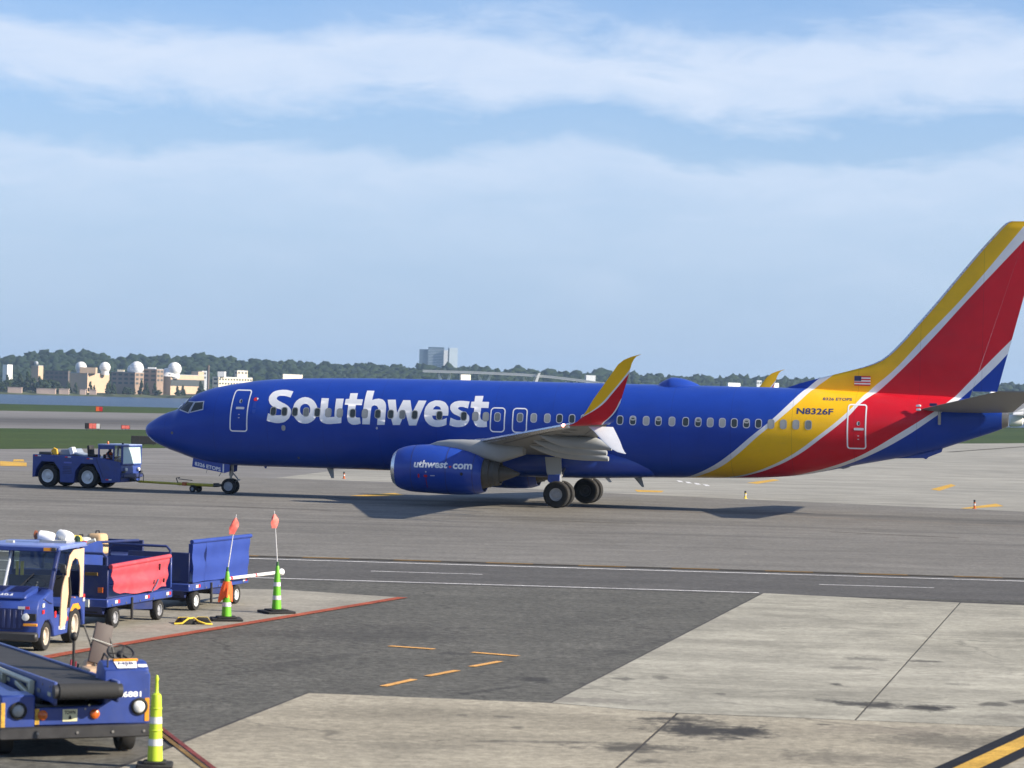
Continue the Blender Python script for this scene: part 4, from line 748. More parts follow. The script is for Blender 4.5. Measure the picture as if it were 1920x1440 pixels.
for sg in (-1, 1):
    G_ = empty('main_gear', (0, 0, 0)); G_.parent = PLANE; yc = sg*2.86
    for s_ in (-1, 1): wheel(PLANE, (MX, yc + s_*.432, .565), .565, .40, .48, 'hub_grey' if s_ == sg else 'dark_metal', face=s_, n=40, name='main_wheel')
    MB().cyl((MX, yc - .45, .565), (MX, yc + .45, .565), .08).cyl((MX, yc, .5), (MX - .02, yc, 1.25), .095).cyl((MX - .02, yc, 1.1), (MX - .06, yc + sg*.1, 2.3), .14).build('strut', 'silver', G_)
    MB().tube([(MX - .16, yc, 1.15), (MX - .36, yc, .95), (MX - .12, yc, .62)], .035).tube([(MX, yc - sg*.1, 1.2), (MX, sg*1.5, 1.9)], .06).box((MX - .16, yc, 1.0), (.16, .2, .16)).box((MX + .12, yc + sg*.05, 1.02), (.12, .16, .12)).build('linkage', 'dull_metal', G_, bevel=.01)
    P = [(19.12, 2.12), (19.80, 2.12), (19.86, 1.5), (19.76, 1.22), (19.30, 1.22), (19.2, 1.5)]
    MB().prism(P, yc + sg*.42, yc + sg*.46).build('gear_door', 'aircraft_grey', G_, bevel=.01)
    MB().prism([(19.28, 1.38), (19.80, 1.40), (19.75, 1.06), (19.38, 1.03), (19.26, 1.12)], yc + sg*.462, yc + sg*.49).build('lower_door', 'navy', G_, bevel=.01)
MB().prism([(8.5, 1.30), (8.82, 1.30), (8.86, .84), (8.74, .84)], -.02, .02).build('blade_antenna', 'aircraft_grey', PLANE, bevel=.008)
MB().prism([(22.2, 1.34), (22.58, 1.34), (22.72, .88), (22.62, .88)], -.02, .02).build('blade_antenna', 'aircraft_grey', PLANE, bevel=.008)
MB().prism([(20.95, 1.4), (21.2, 1.4), (21.42, 1.06), (21.30, 1.05)], -.55, -.51).build('drain_mast', 'white_paint', PLANE, bevel=.008)
MB().prism([(30.9, 1.93), (31.5, 2.07), (31.45, 1.98), (31.2, 1.90)], -.10, .10).build('drain_mast', 'aircraft_grey', PLANE, bevel=.01)
MB().prism([(33.2, 2.40), (35.3, 2.90), (35.25, 2.72), (34.95, 2.60), (34.72, 2.50), (34.62, 2.40), (34.5, 2.45), (33.7, 2.42)], -.08, .08).build('tail_skid', 'navy', PLANE, bevel=.02)
MB().prism([(5.6, 1.28), (5.75, 1.28), (5.72, 1.17), (5.66, 1.17)], -.015, .015).build('blade_antenna', 'navy', PLANE)

# ------------------------------------------------------------------ ground vehicles
def vwheel(parent, c, r, w, hub='hub_white', rr=.55, face=-1, name='wheel', tread=True):
    t = empty(name, c); t.parent = parent
    pr = [(rr*r, -w*.42), (r*.82, -w*.5), (r*.95, -w*.46), (r, -w*.36), (r, w*.36), (r*.95, w*.46), (r*.82, w*.5), (rr*r, w*.42)]
    MB().lathe(pr, (0, 0, 0), 'Y', 32, cap=False).build('tyre', 'rubber', t, smooth=35)
    MB().lathe([(rr*r, face*w*.44), (rr*r*.92, face*w*.42), (rr*r*.84, face*w*.20), (rr*r*.5, face*w*.16), (rr*r*.42, face*w*.34), (rr*r*.2, face*w*.40), (.001, face*w*.41)], (0, 0, 0), 'Y', 24, cap=False).build('rim', hub, t, smooth=35)
    MB().lathe([(rr*r, -face*w*.40), (.001, -face*w*.34)], (0, 0, 0), 'Y', 16, cap=False).build('rim', 'dark_metal', t); return t
def flatdecal(name, bm, m, parent, origin, ux, uz, off=.004):
    """lay a flat 2-D mesh on a plane: ux, uz are the plane's axes"""
    o, ux, uz = Vector(origin), Vector(ux).normalized(), Vector(uz).normalized(); n = ux.cross(uz)
    return decal(name, bm, lambda a, z, q: o + ux*a + uz*z + n*q, m, parent, off)

# ---- tow tractor pushing the airliner (x forward, y to its left, origin on the rear axle)
TY = -R(20.0)
TUG = empty('tow_tractor', (-18.78 - 2.05*math.cos(TY), 123.1 - 2.05*math.sin(TY), .02), TY, 'blue tow tractor with white wheel hubs coupled to the airliner nose wheel', 'tow tractor')
body = [(-.80, .42), (-.66, .44), (-.60, .80), (-.34, 1.14), (.30, 1.14), (.60, .78), (.64, .22), (1.36, .22), (1.42, .76), (1.70, 1.10), (2.34, 1.10), (2.66, .60), (2.78, .25), (3.72, .32), (3.76, .98), (3.70, 1.22), (2.52, 1.40), (1.5, 1.43), (-.80, 1.46)]
MB().prism(body, -.94, .94).build('body', 'gse_blue', TUG, bevel=.02)
MB().b2((-.70, -.5, .35), (3.4, .5, 1.0)).build('chassis', 'black', TUG)
for x in (0, 2.05):
    for s_ in (-1, 1): vwheel(TUG, (x, s_*.80, .50), .50, .34, 'hub_white', .60, s_)
# cab
MB().box((3.16, 0, 1.99), (1.30, 1.84, .07)).build('roof', 'cab_roof', TUG, bevel=.025)
for x, y in ((2.58, -.90), (2.58, .90), (3.34, -.90), (3.34, .90), (3.74, -.88), (3.74, .88)): MB().box((x, y, 1.62), (.075, .06, .72)).build('post', 'gse_blue', TUG, bevel=.01)
MB().b2((2.55, -.93, 1.28), (2.61, .93, 1.97)).build('cab_back', 'gse_blue', TUG) if False else None
for s_ in (-1, 1):
    MB().prism([(2.56, 1.20), (3.36, 1.16), (3.36, 1.30), (2.56, 1.30)], s_*.90, s_*.945).build('door', 'gse_blue', TUG)
    MB().prism([(2.60, 1.78), (3.33, 1.80), (3.33, 1.97), (2.60, 1.97)], s_*.89, s_*.935).build('door_header', 'gse_blue', TUG)
    MB().prism([(3.36, 1.15), (3.72, 1.10), (3.72, 1.95), (3.36, 1.95)], s_*.90, s_*.91).build('quarter_pane', 'glass', TUG, smooth=0)
MB().add([(3.80, -.86, 1.16), (3.80, .86, 1.16), (3.74, .86, 1.95), (3.74, -.86, 1.95)], [(0, 1, 2, 3)]).build('windscreen', 'windscreen_glass', TUG, smooth=0)
for z in (1.13, 1.95): MB().box((3.78, 0, z), (.06, 1.80, .06)).build('screen_frame', 'gse_blue', TUG)
for s_ in (-1, 1): MB().box((3.77, s_*.88, 1.55), (.06, .05, .84)).build('screen_frame', 'gse_blue', TUG)
MB().box((3.80, 0, .62), (.16, 1.86, .18)).build('bumper', 'gse_blue_dark', TUG, bevel=.03)
for s_ in (-1, 1):
    MB().lathe([(.085, 3.80), (.075, 3.86), (.001, 3.87)], (0, s_*.60, .90), 'X', 16).build('headlight', 'lens_clear', TUG)
    MB().box((3.82, s_*.82, .78), (.12, .14, .10)).build('marker_lamp', 'dark_metal', TUG, bevel=.01)
MB().box((3.86, 0, .42), (.22, .24, .14)).cyl((3.94, 0, .34), (3.94, 0, .52), .03).build('hitch', 'dark_metal', TUG, bevel=.01)
MB().lathe([(.05, 0), (.05, .08), (.03, .12), (.001, .125)], (2.84, -.55, 2.025), 'Z', 14).build('beacon', 'orange_lens', TUG)
MB().box((3.62, -.6, 2.06), (.07, .07, .08)).build('roof_camera', 'dark_metal', TUG)
# deck fittings
MB().b2((-.55, -.82, 1.46), (.1, .4, 1.58)).build('deck_box', 'dark_metal', TUG, bevel=.02)
MB().tube([(.05, -.7, 1.45), (.08, -.7, 1.66), (.18, -.7, 1.74), (.30, -.7, 1.70), (.34, -.7, 1.46)], .05).box((.2, -.7, 1.6), (.20, .06, .26), rot=(0, .2, 0)).build('fill_pipe', 'yellow_paint', TUG)
MB().prism([(.35, 1.45), (.46, 1.70), (.95, 1.76), (1.05, 1.58), (1.7, 1.44)], -.6, .5).build('engine_cover', 'cover_grey', TUG, bevel=.03)
MB().box((1.08, -.62, 1.66), (.20, .30, .32), rot=(0, -.3, 0)).build('document_box', 'white_paint', TUG, bevel=.015)
mb = MB(); mb.box((1.92, -.45, 1.66), (.14, .46, .56), rot=(0, -.10, 0)).build('rear_seat_back', 'black', TUG, bevel=.05, seg=2)
MB().box((2.10, -.45, 1.47), (.44, .46, .12)).build('rear_seat_cushion', 'black', TUG, bevel=.04, seg=2)
for x, z in ((-.45, 1.40), (1.1, 1.38), (2.22, 1.34)):
    MB().box((x, -.9435, z), (.16, .006, .05)).build('reflector', 'reflective', TUG)
    MB().box((x - .16, -.9435, z), (.13, .006, .05)).build('reflector', 'red_lens', TUG)
for x, mm in ((3.05, 'red_lens'), (3.20, 'reflective')): MB().box((x, -.9435, .42), (.14, .006, .055)).build('reflector', mm, TUG)
MB().box((1.02, -.9435, 1.13), (.40, .005, .07)).build('fleet_plate', 'plate_blue', TUG)
for k in range(5): MB().box((1.0, -.942, .93 - .07*k), (.46, .012, .03)).build('louvre', 'gse_blue_dark', TUG)
MB().tube([(2.46, -.945, 1.36), (2.62, -.945, 1.0), (2.84, -.945, .5)], .012, 6).build('hand_rail', 'gse_blue_dark', TUG)
mat('cab_roof', (.28, .34, .52), .4, var=.08); mat('plate_blue', (.10, .13, .45), .5); mat('cover_grey', (.22, .26, .32), .45, var=.1); mat('windscreen_glass', (.42, .55, .56), .12, var=.06)
mat('gse_seat', (.02, .02, .02), .7)
# seat and steering wheel for the driver
MB().box((2.86, -.35, 1.02), (.46, .46, .12)).box((2.66, -.35, 1.30), (.12, .46, .5)).build('driver_seat', 'black', TUG, bevel=.03)
MB().lathe([(.19, -.012), (.205, 0), (.19, .012), (.178, 0)], (0, 0, 0), 'Z', 24, cap=False).build('steering_wheel', 'black', TUG).matrix_local = Matrix.Translation((3.30, -.35, 1.30)) @ Matrix.Rotation(-.5, 4, 'Y')

# ---- people: one continuous body grown from a jointed skeleton
def person(name, loc, rz, joints, label, vest='vest_orange', scale=1.):
    """joints: dict of points; seated figure facing +x"""
    root = empty(name, loc, rz, label, 'person')
    J = joints; V, E, Rr = [], [], []; idx = {}
    def vtx(k, p, r): idx[k] = len(V); V.append(p); Rr.append(r)
    for k, (p, r) in J.items(): vtx(k, p, r)
    for a, b in (('pelvis', 'waist'), ('waist', 'chest'), ('chest', 'neck'), ('neck', 'head0'), ('head0', 'head1'), ('chest', 'shL'), ('shL', 'elL'), ('elL', 'wrL'), ('wrL', 'paL'), ('chest', 'shR'), ('shR', 'elR'), ('elR', 'wrR'), ('wrR', 'paR'), ('pelvis', 'hipL'), ('hipL', 'knL'), ('knL', 'anL'), ('anL', 'toL'), ('pelvis', 'hipR'), ('hipR', 'knR'), ('knR', 'anR'), ('anR', 'toR')): E.append((idx[a], idx[b]))
    for s_ in 'LR':     # five unequal bent fingers closing forward round the wheel
        pa = Vector(J['pa' + s_][0]); d = (pa - Vector(J['wr' + s_][0])).normalized(); side = Vector((0, 1, 0)); dn = Vector((0, 0, -1))
        for i, (o_, L) in enumerate(((-.033, .062), (-.011, .070), (.011, .066), (.033, .052))):
            p1 = pa + side*o_ + d*.03; p2 = p1 + d*L*.5 + dn*.012; p3 = p2 + d*L*.25 + dn*.035
            base = idx['pa' + s_]
            for k, p in enumerate((p1, p2, p3)): V.append(tuple(p)); Rr.append(.0095 - .001*k); E.append((base, len(V) - 1)); base = len(V) - 1
        th = pa + side*(.04 if s_ == 'R' else -.04) - d*.01; V.append(tuple(th)); Rr.append(.011); E.append((idx['pa' + s_], len(V) - 1)); V.append(tuple(th + d*.04 + dn*.02)); Rr.append(.009); E.append((len(V) - 2, len(V) - 1))
    me = bpy.data.meshes.new(name); me.from_pydata(V, E, []); o = bpy.data.objects.new('body', me); COL.objects.link(o)
    sk = o.modifiers.new('skin', 'SKIN'); ss = o.modifiers.new('sub', 'SUBSURF'); ss.levels = 2; ss.render_levels = 2
    for sv, r in zip(me.skin_vertices[0].data, Rr): sv.radius = (r, r)
    me.skin_vertices[0].data[idx['pelvis']].use_root = True
    bpy.context.view_layer.update(); dg = bpy.context.evaluated_depsgraph_get(); m2 = bpy.data.meshes.new_from_object(o.evaluated_get(dg)); bpy.data.objects.remove(o)
    bo = link('body', m2, ['navy_cloth', 'skin', 'hair'], root); m2.shade_smooth()
    hz = J['neck'][0][2] + .02
    for p in m2.polygons:
        c_ = p.center; w1 = min((c_ - Vector(J['wrL'][0])).length, (c_ - Vector(J['wrR'][0])).length)
        p.material_index = 1 if (c_.z > hz or w1 < .09 or min((c_ - Vector(J['paL'][0])).length, (c_ - Vector(J['paR'][0])).length) < .10) else 0
    h1 = Vector(J['head1'][0])
    MB().sphere((h1.x - .018, h1.y, h1.z + .035), (.105, .088, .085), 14, 8).build('hair', 'hair', root)
    MB().sphere((h1.x + .092, h1.y, h1.z - .03), (.016, .013, .022), 8, 6).build('nose', 'skin', root)
    for s_ in (-1, 1):
        MB().sphere((h1.x + .078, h1.y + s_*.032, h1.z), (.010, .012, .009), 8, 6).build('eye', 'black', root)
        MB().sphere((h1.x - .005, h1.y + s_*.082, h1.z - .015), (.018, .010, .030), 8, 6).build('ear', 'skin', root)
    MB().box((h1.x + .078, h1.y, h1.z - .068), (.012, .045, .010)).build('mouth', 'red_dark', root)
    ch, wa = Vector(J['chest'][0]), Vector(J['waist'][0]); rings = []
    for u in np.linspace(0, 1, 7):
        c_ = wa + (ch + Vector((0, 0, .10)) - wa)*u; rw = .175 + .03*math.sin(math.pi*u*.8) - (.07 if u > .95 else 0)
        rings.append([(c_.x + .125*math.cos(q), c_.y + rw*math.sin(q), c_.z) for q in np.linspace(0, 2*math.pi, 18, endpoint=False)])
    ve = MB().loft(rings).build('vest', vest, root)
    for z in (.25, .6):
        c_ = wa + (ch - wa)*z; MB().loft([[(c_.x + .14*math.cos(q), c_.y + .215*math.sin(q), c_.z + dz) for q in np.linspace(0, 2*math.pi, 18, endpoint=False)] for dz in (0, .045)], cap=False).build('reflective_band', 'reflective', ve)
    return root
SEAT = {'pelvis': ((0, 0, .10), .135), 'waist': ((-.03, 0, .28), .125), 'chest': ((-.03, 0, .48), .135), 'neck': ((-.01, 0, .64), .055), 'head0': ((.01, 0, .72), .085), 'head1': ((.015, 0, .80), .092),
        'shL': ((-.02, .19, .54), .062), 'elL': ((.14, .24, .32), .045), 'wrL': ((.36, .17, .38), .030), 'paL': ((.43, .15, .39), .034), 'shR': ((-.02, -.19, .54), .062), 'elR': ((.14, -.24, .32), .045), 'wrR': ((.36, -.17, .38), .030), 'paR': ((.43, -.15, .39), .034),
        'hipL': ((.06, .10, .09), .095), 'knL': ((.45, .12, .10), .065), 'anL': ((.50, .12, -.30), .045), 'toL': ((.66, .12, -.34), .040), 'hipR': ((.06, -.10, .09), .095), 'knR': ((.45, -.12, .10), .065), 'anR': ((.50, -.12, -.30), .045), 'toR': ((.66, -.12, -.34), .040)}
tm = Matrix.Translation(TUG.location) @ Matrix.Rotation(TY, 4, 'Z')
pl = tm @ Vector((2.84, -.35, 1.06)); person('person', pl, TY, SEAT, 'tractor driver in an orange vest sitting at the wheel in the cab')

# ---- tow bar between tractor and nose wheel
A = tm @ Vector((3.94, 0, .40)); Bp = Vector((-16.305 + 3.70*.9704, 120.661 - 3.70*.2417, .36))
TB = empty('tow_bar', (A.x, A.y, .02), math.atan2(Bp.y - A.y, Bp.x - A.x), 'yellow steel tow bar reaching from the tractor to the nose wheel', 'tow bar')
L = (Bp - A).xy.length
MB().cyl((.25, 0, .36), (L*.52, 0, .34), .055).build('front_tube', 'towbar_yellow', TB)
MB().cyl((L*.50, 0, .34), (L - .38, 0, .34), .07).build('rear_tube', 'towbar_yellow', TB)
MB().lathe([(.09, -.03), (.09, .03), (.05, .03), (.05, -.03)], (.05, 0, .38), 'Z', 18, cap=False).build('ring_eye', 'dark_metal', TB)
MB().cyl((.12, 0, .37), (.30, 0, .36), .03).build('eye_shank', 'dark_metal', TB)
MB().tube([(.30, -.05, .38), (.30, -.05, .66), (.34, -.05, .72), (.52, -.05, .72), (.56, -.05, .66), (.56, -.05, .38)], .018).build('loop_handle', 'dark_metal', TB)
MB().tube([(L*.50, 0, .34), (L*.48, -.02, .60), (L*.52, -.02, .62)], .025).tube([(L*.50, 0, .56), (L*.66, 0, .52)], .018).build('jack_lever', 'dark_metal', TB)
MB().box((L*.58, 0, .35), (.26, .2, .16)).build('shear_block', 'orange_lens', TB, bevel=.02)
for s_ in (-1, 1): vwheel(TB, (L*.70, s_*.22, .16), .16, .09, 'hub_grey', .5, s_)
MB().cyl((L*.70, -.22, .16), (L*.70, .22, .16), .025).box((L*.68, 0, .24), (.12, .3, .14)).build('axle', 'dark_metal', TB)
MB().box((L - .36, 0, .36), (.08, .36, .18)).box((L - .16, -.14, .36), (.36, .06, .10)).box((L - .16, .14, .36), (.36, .06, .10)).build('head', 'dark_metal', TB, bevel=.01)

# ---- baggage tractor in the left foreground (x forward, y to its left)
BA = math.atan2(-.989, -.149)
BT = empty('baggage_tractor', (-8.44, 48.70, .032), BA, 'blue baggage tractor with cab and tan side panels facing the camera at left', 'baggage tractor')
# main body: side profile with wheel arches
prof = [(-.55, .30), (-.45, .30), (-.38, .58), (-.16, .74), (.16, .74), (.38, .58), (.46, .22), (1.20, .22), (1.28, .42), (1.46, .56), (1.72, .56), (1.92, .42), (1.98, .26), (2.12, .26), (2.16, .80), (2.05, .98), (1.32, 1.10), (1.22, .62), (.44, .62), (.36, .86), (-.55, .90)]
MB().prism(prof, -.70, .70).build('body', 'gse_blue', BT, bevel=.02)
MB().b2((-.4, -.45, .2), (1.95, .45, .5)).build('chassis', 'black', BT)
for x, r in ((0, .32), (1.62, .25)):
    for s_ in (-1, 1): vwheel(BT, (x, s_*.60, r), r, .20, 'hub_cream', .62, s_)
# hood with scoops, grille, bumper, lamps
MB().prism([(1.30, 1.08), (2.06, .97), (2.10, 1.0), (1.98, 1.06), (1.34, 1.17)], -.46, .46).build('hood', 'gse_blue', BT, bevel=.02)
for s_ in (-1, 1): MB().prism([(1.30, 1.06), (1.36, 1.14), (1.86, .99), (1.84, .86), (1.40, .86)], s_*.50, s_*.708).build('fender_scoop', 'gse_blue', BT, bevel=.03)
for k in range(9): MB().box((2.168, -.40 + .1*k, .62), (.02, .06, .34)).build('grille_bar', 'gse_blue_dark', BT, bevel=.006)
MB().box((2.158, 0, .62), (.014, .92, .38)).build('grille', 'grille_dark', BT)
MB().box((2.20, 0, .30), (.14, 1.46, .17)).build('bumper', 'bumper_black', BT, bevel=.03)
for s_ in (-1, 1):
    MB().lathe([(.07, 2.15), (.065, 2.19), (.001, 2.20)], (0, s_*.50, .66), 'X', 18).build('headlight', 'lens_clear', BT)
    MB().box((2.165, s_*.60, .66), (.03, .17, .13)).build('lamp_recess', 'black', BT, bevel=.006)
    MB().box((2.17, s_*.585, .52), (.03, .25, .05)).build('amber_strip', 'amber', BT, bevel=.006)
    MB().box((2.172, s_*.42, .83), (.012, .12, .05)).build('reflector', 'reflective', BT); MB().box((2.172, s_*.53, .83), (.012, .07, .05)).build('reflector', 'red_lens', BT)
MB().box((2.168, -.1, .90), (.012, .24, .055)).build('amber_strip', 'amber', BT)
flatdecal('fleet_number', text_bm('7494', .34, .085, -.12, 0, .02, 0, 0), 'letter_white', BT, (2.03, 0, .995), (0, 1, 0), (-.42, 0, .9), .012)
MB().box((2.05, .36, 1.0), (.04, .16, .03)).build('placard', 'reflective', BT)
for k in range(6):
    for s_ in (-1, 1): MB().box((1.42 + .075*k, s_*.20, 1.160 - .012*k), (.03, .30, .012), rot=(0, .16, 0)).build('hood_vent', 'grille_dark', BT)
for s_ in (-1, 1):
    MB().box((1.98, s_*.40, 1.03), (.06, .05, .04)).build('hood_latch', 'dark_metal', BT, bevel=.006)
    MB().tube([(1.15, s_*.70, 1.30), (1.22, s_*.84, 1.36), (1.22, s_*.84, 1.46)], .012, 6).build('mirror_arm', 'black', BT); MB().box((1.22, s_*.84, 1.50), (.03, .10, .16)).build('mirror', 'dark_metal', BT, bevel=.01)
    MB().tube([(1.84, s_*.712, .98), (1.60, s_*.712, .90), (1.40, s_*.712, .86)], .010, 6).build('fender_seam', 'gse_blue_dark', BT)
MB().lathe([(.03, 2.26), (.03, 2.30), (.001, 2.31)], (0, .35, .30), 'X', 10).lathe([(.03, 2.26), (.03, 2.30), (.001, 2.31)], (0, -.35, .30), 'X', 10).build('bumper_bolts', 'dull_metal', BT) if False else None
# cab: posts, windscreen, roof
for s_ in (-1, 1):
    MB().prism([(1.34, 1.08), (1.42, 1.08), (1.02, 1.84), (.92, 1.84)], s_*.63, s_*.70).build('front_post', 'gse_blue_dark', BT, bevel=.008)
    MB().box((-.40, s_*.665, 1.35), (.12, .07, .96)).build('rear_post', 'gse_blue', BT, bevel=.01)
MB().add([(1.38, -.62, 1.12), (1.38, .62, 1.12), (.98, .62, 1.82), (.98, -.62, 1.82)], [(0, 1, 2, 3)]).build('windscreen', 'glass', BT, smooth=0)
for y in (-.18,): MB().tube([(1.385, y, 1.12), (.985, y, 1.82)], .022, 6).build('screen_divider', 'frame_grey', BT)
MB().box((1.38, 0, 1.12), (.08, 1.3, .06)).build('cowl_rail', 'gse_blue_dark', BT)
MB().tube([(1.42, .1, 1.13), (1.25, .32, 1.40)], .009, 6).build('wiper', 'black', BT)
MB().box((.30, 0, 1.875), (1.62, 1.50, .09)).build('roof', 'cab_roof_blue', BT, bevel=.035, seg=2)
MB().box((1.10, 0, 1.845), (.06, 1.46, .08)).build('visor', 'gse_blue', BT, bevel=.01)
for y in (-.62, .52): MB().box((1.13, y, 1.85), (.03, .14, .06)).build('marker_lamp', 'amber', BT)
MB().box((1.12, .62, 1.85), (.05, .12, .07)).build('roof_lamp', 'dark_metal', BT, bevel=.01)
MB().box((-.44, 0, 1.1), (.04, 1.26, .5)).build('back_panel', 'gse_blue_dark', BT)
MB().box((-.44, 0, 1.58), (.01, 1.26, .42)).build('rear_pane', 'glass', BT, smooth=0)
MB().box((.25, 0, .66), (.5, 1.1, .12)).box((.02, 0, .98), (.14, 1.1, .60), rot=(0, -.1, 0)).build('bench_seat', 'black', BT, bevel=.04, seg=2)
MB().lathe([(.17, -.012), (.185, 0), (.17, .012), (.158, 0)], (0, 0, 0), 'Z', 24, cap=False).build('steering_wheel', 'black', BT).matrix_local = Matrix.Translation((1.02, .30, 1.22)) @ Matrix.Rotation(-.6, 4, 'Y')
MB().cyl((1.3, .30, .9), (1.02, .30, 1.22), .03).build('steering_column', 'black', BT)
MB().box((.95, .0, 1.47), (.012, .06, .26)).box((.95, -.09, 1.47), (.012, .05, .26)).build('vest_stripes', 'bag_yellow', BT)
# tan panels at its left side, sunlight on the doorway put into their colour: a rear leaf with an oval opening and a torn front leaf
outer = [(-.33, .86), (-.34, 1.80), (.25, 1.80), (.48, 1.70), (.62, 1.45), (.64, 1.25), (.52, 1.20), (.46, 1.42), (.34, 1.58), (.18, 1.64), (0, 1.60), (-.12, 1.45), (-.16, 1.2), (-.14, .86)]
MB().prism(outer, .705, .725).build('rear_tan_leaf', 'tan', BT, bevel=.004)
MB().prism([(.84, 1.15), (.70, 1.34), (.52, 1.30), (.42, 1.05), (.46, .74), (.62, .70), (.58, .52), (.72, .38), (.95, .34), (.94, .60), (.90, 1.0)], .705, .73).build('front_tan_leaf', 'tan', BT, bevel=.004)
MB().prism([(-.30, .74), (-.18, .86), (.02, .88), (.20, .84), (.30, .72), (.28, .62), (-.3, .62)], .45, .69).build('floor_pad', 'amber', BT, bevel=.01)
MB().tube([(.56, .74, 1.3), (.52, .76, 1.0), (.60, .76, .72)], .022, 6).build('door_strap', 'black', BT)
for x, z, mm in ((1.86, .86, 'reflective'), (1.86, .74, 'red_lens'), (.66, .50, 'reflective'), (.54, .505, 'red_lens'), (-.42, .80, 'reflective'), (-.42, .87, 'red_lens')): MB().box((x, .7125, z), (.11, .008, .07)).build('reflector', mm, BT)
MB().box((.80, .7055, .36), (.34, .008, .07), rot=(0, -.06, 0)).build('fleet_mark', 'letter_white', BT)
MB().box((1.18, .706, .64), (.09, .008, .12)).build('hazard_tag', 'red_lens', BT)
# lamps on the roof
for x, y, r, tilt in ((.20, .18, .11, .2), (-.12, .42, .12, -.5)):
    mb = MB().lathe([(.03, -.16), (r*.8, -.13), (r, -.02), (r*1.02, .10), (r*.9, .14), (r*.6, .15)], (0, 0, 0), 'Y', 20)
    w_ = mb.build('work_lamp', 'lamp_white', BT, smooth=50); w_.matrix_local = Matrix.Translation((x, y, 2.03)) @ Matrix.Rotation(tilt, 4, 'Z') @ Matrix.Rotation(-.25, 4, 'X')
MB().lathe([(.085, 0), (.09, .02), (.03, .05)], (0, 0, 0), 'Y', 16).build('lamp_lens', 'lens_brown', BT).matrix_local = Matrix.Translation((.20, .0, 2.06)) @ Matrix.Rotation(math.pi, 4, 'Z')
MB().box((.05, .34, 1.94), (.5, .5, .05)).build('lamp_bracket', 'aircraft_grey', BT)
MB().lathe([(.06, 0), (.06, .08), (.02, .12)], (-.30, .60, 1.92), 'Z', 14).build('beacon', 'beacon_green', BT)
MB().tube([(-.42, .74, 1.90), (-.42, .90, 1.96)], .035, 8).build('tail_lamp', 'bag_grey', BT); MB().box((-.40, .70, 1.9), (.07, .09, .07)).build('tail_lamp', 'red_lens', BT)
MB().box((.6, -.35, 1.935), (.08, .14, .06)).build('roof_vent', 'bag_grey', BT)
MB().box((-.62, 0, .42), (.16, .3, .14)).build('hitch', 'dark_metal', BT, bevel=.01)
for ch in BT.children:          # the cab is a low one
    if not ch.name.startswith('wheel'): ch.scale.z *= .935; ch.location.z *= .935
mat('grille_dark', (.012, .02, .10), .5); mat('bumper_black', (.025, .025, .027), .5, var=.2, dirt_sheen=.25, dirt_sheen_col=(.08, .08, .08)); mat('cab_roof_blue', (.16, .22, .48), .4, var=.08); mat('lamp_white', (.80, .80, .78), .4, var=.05); mat('lens_brown', (.20, .06, .025), .3); mat('beacon_green', (.015, .04, .02), .3)

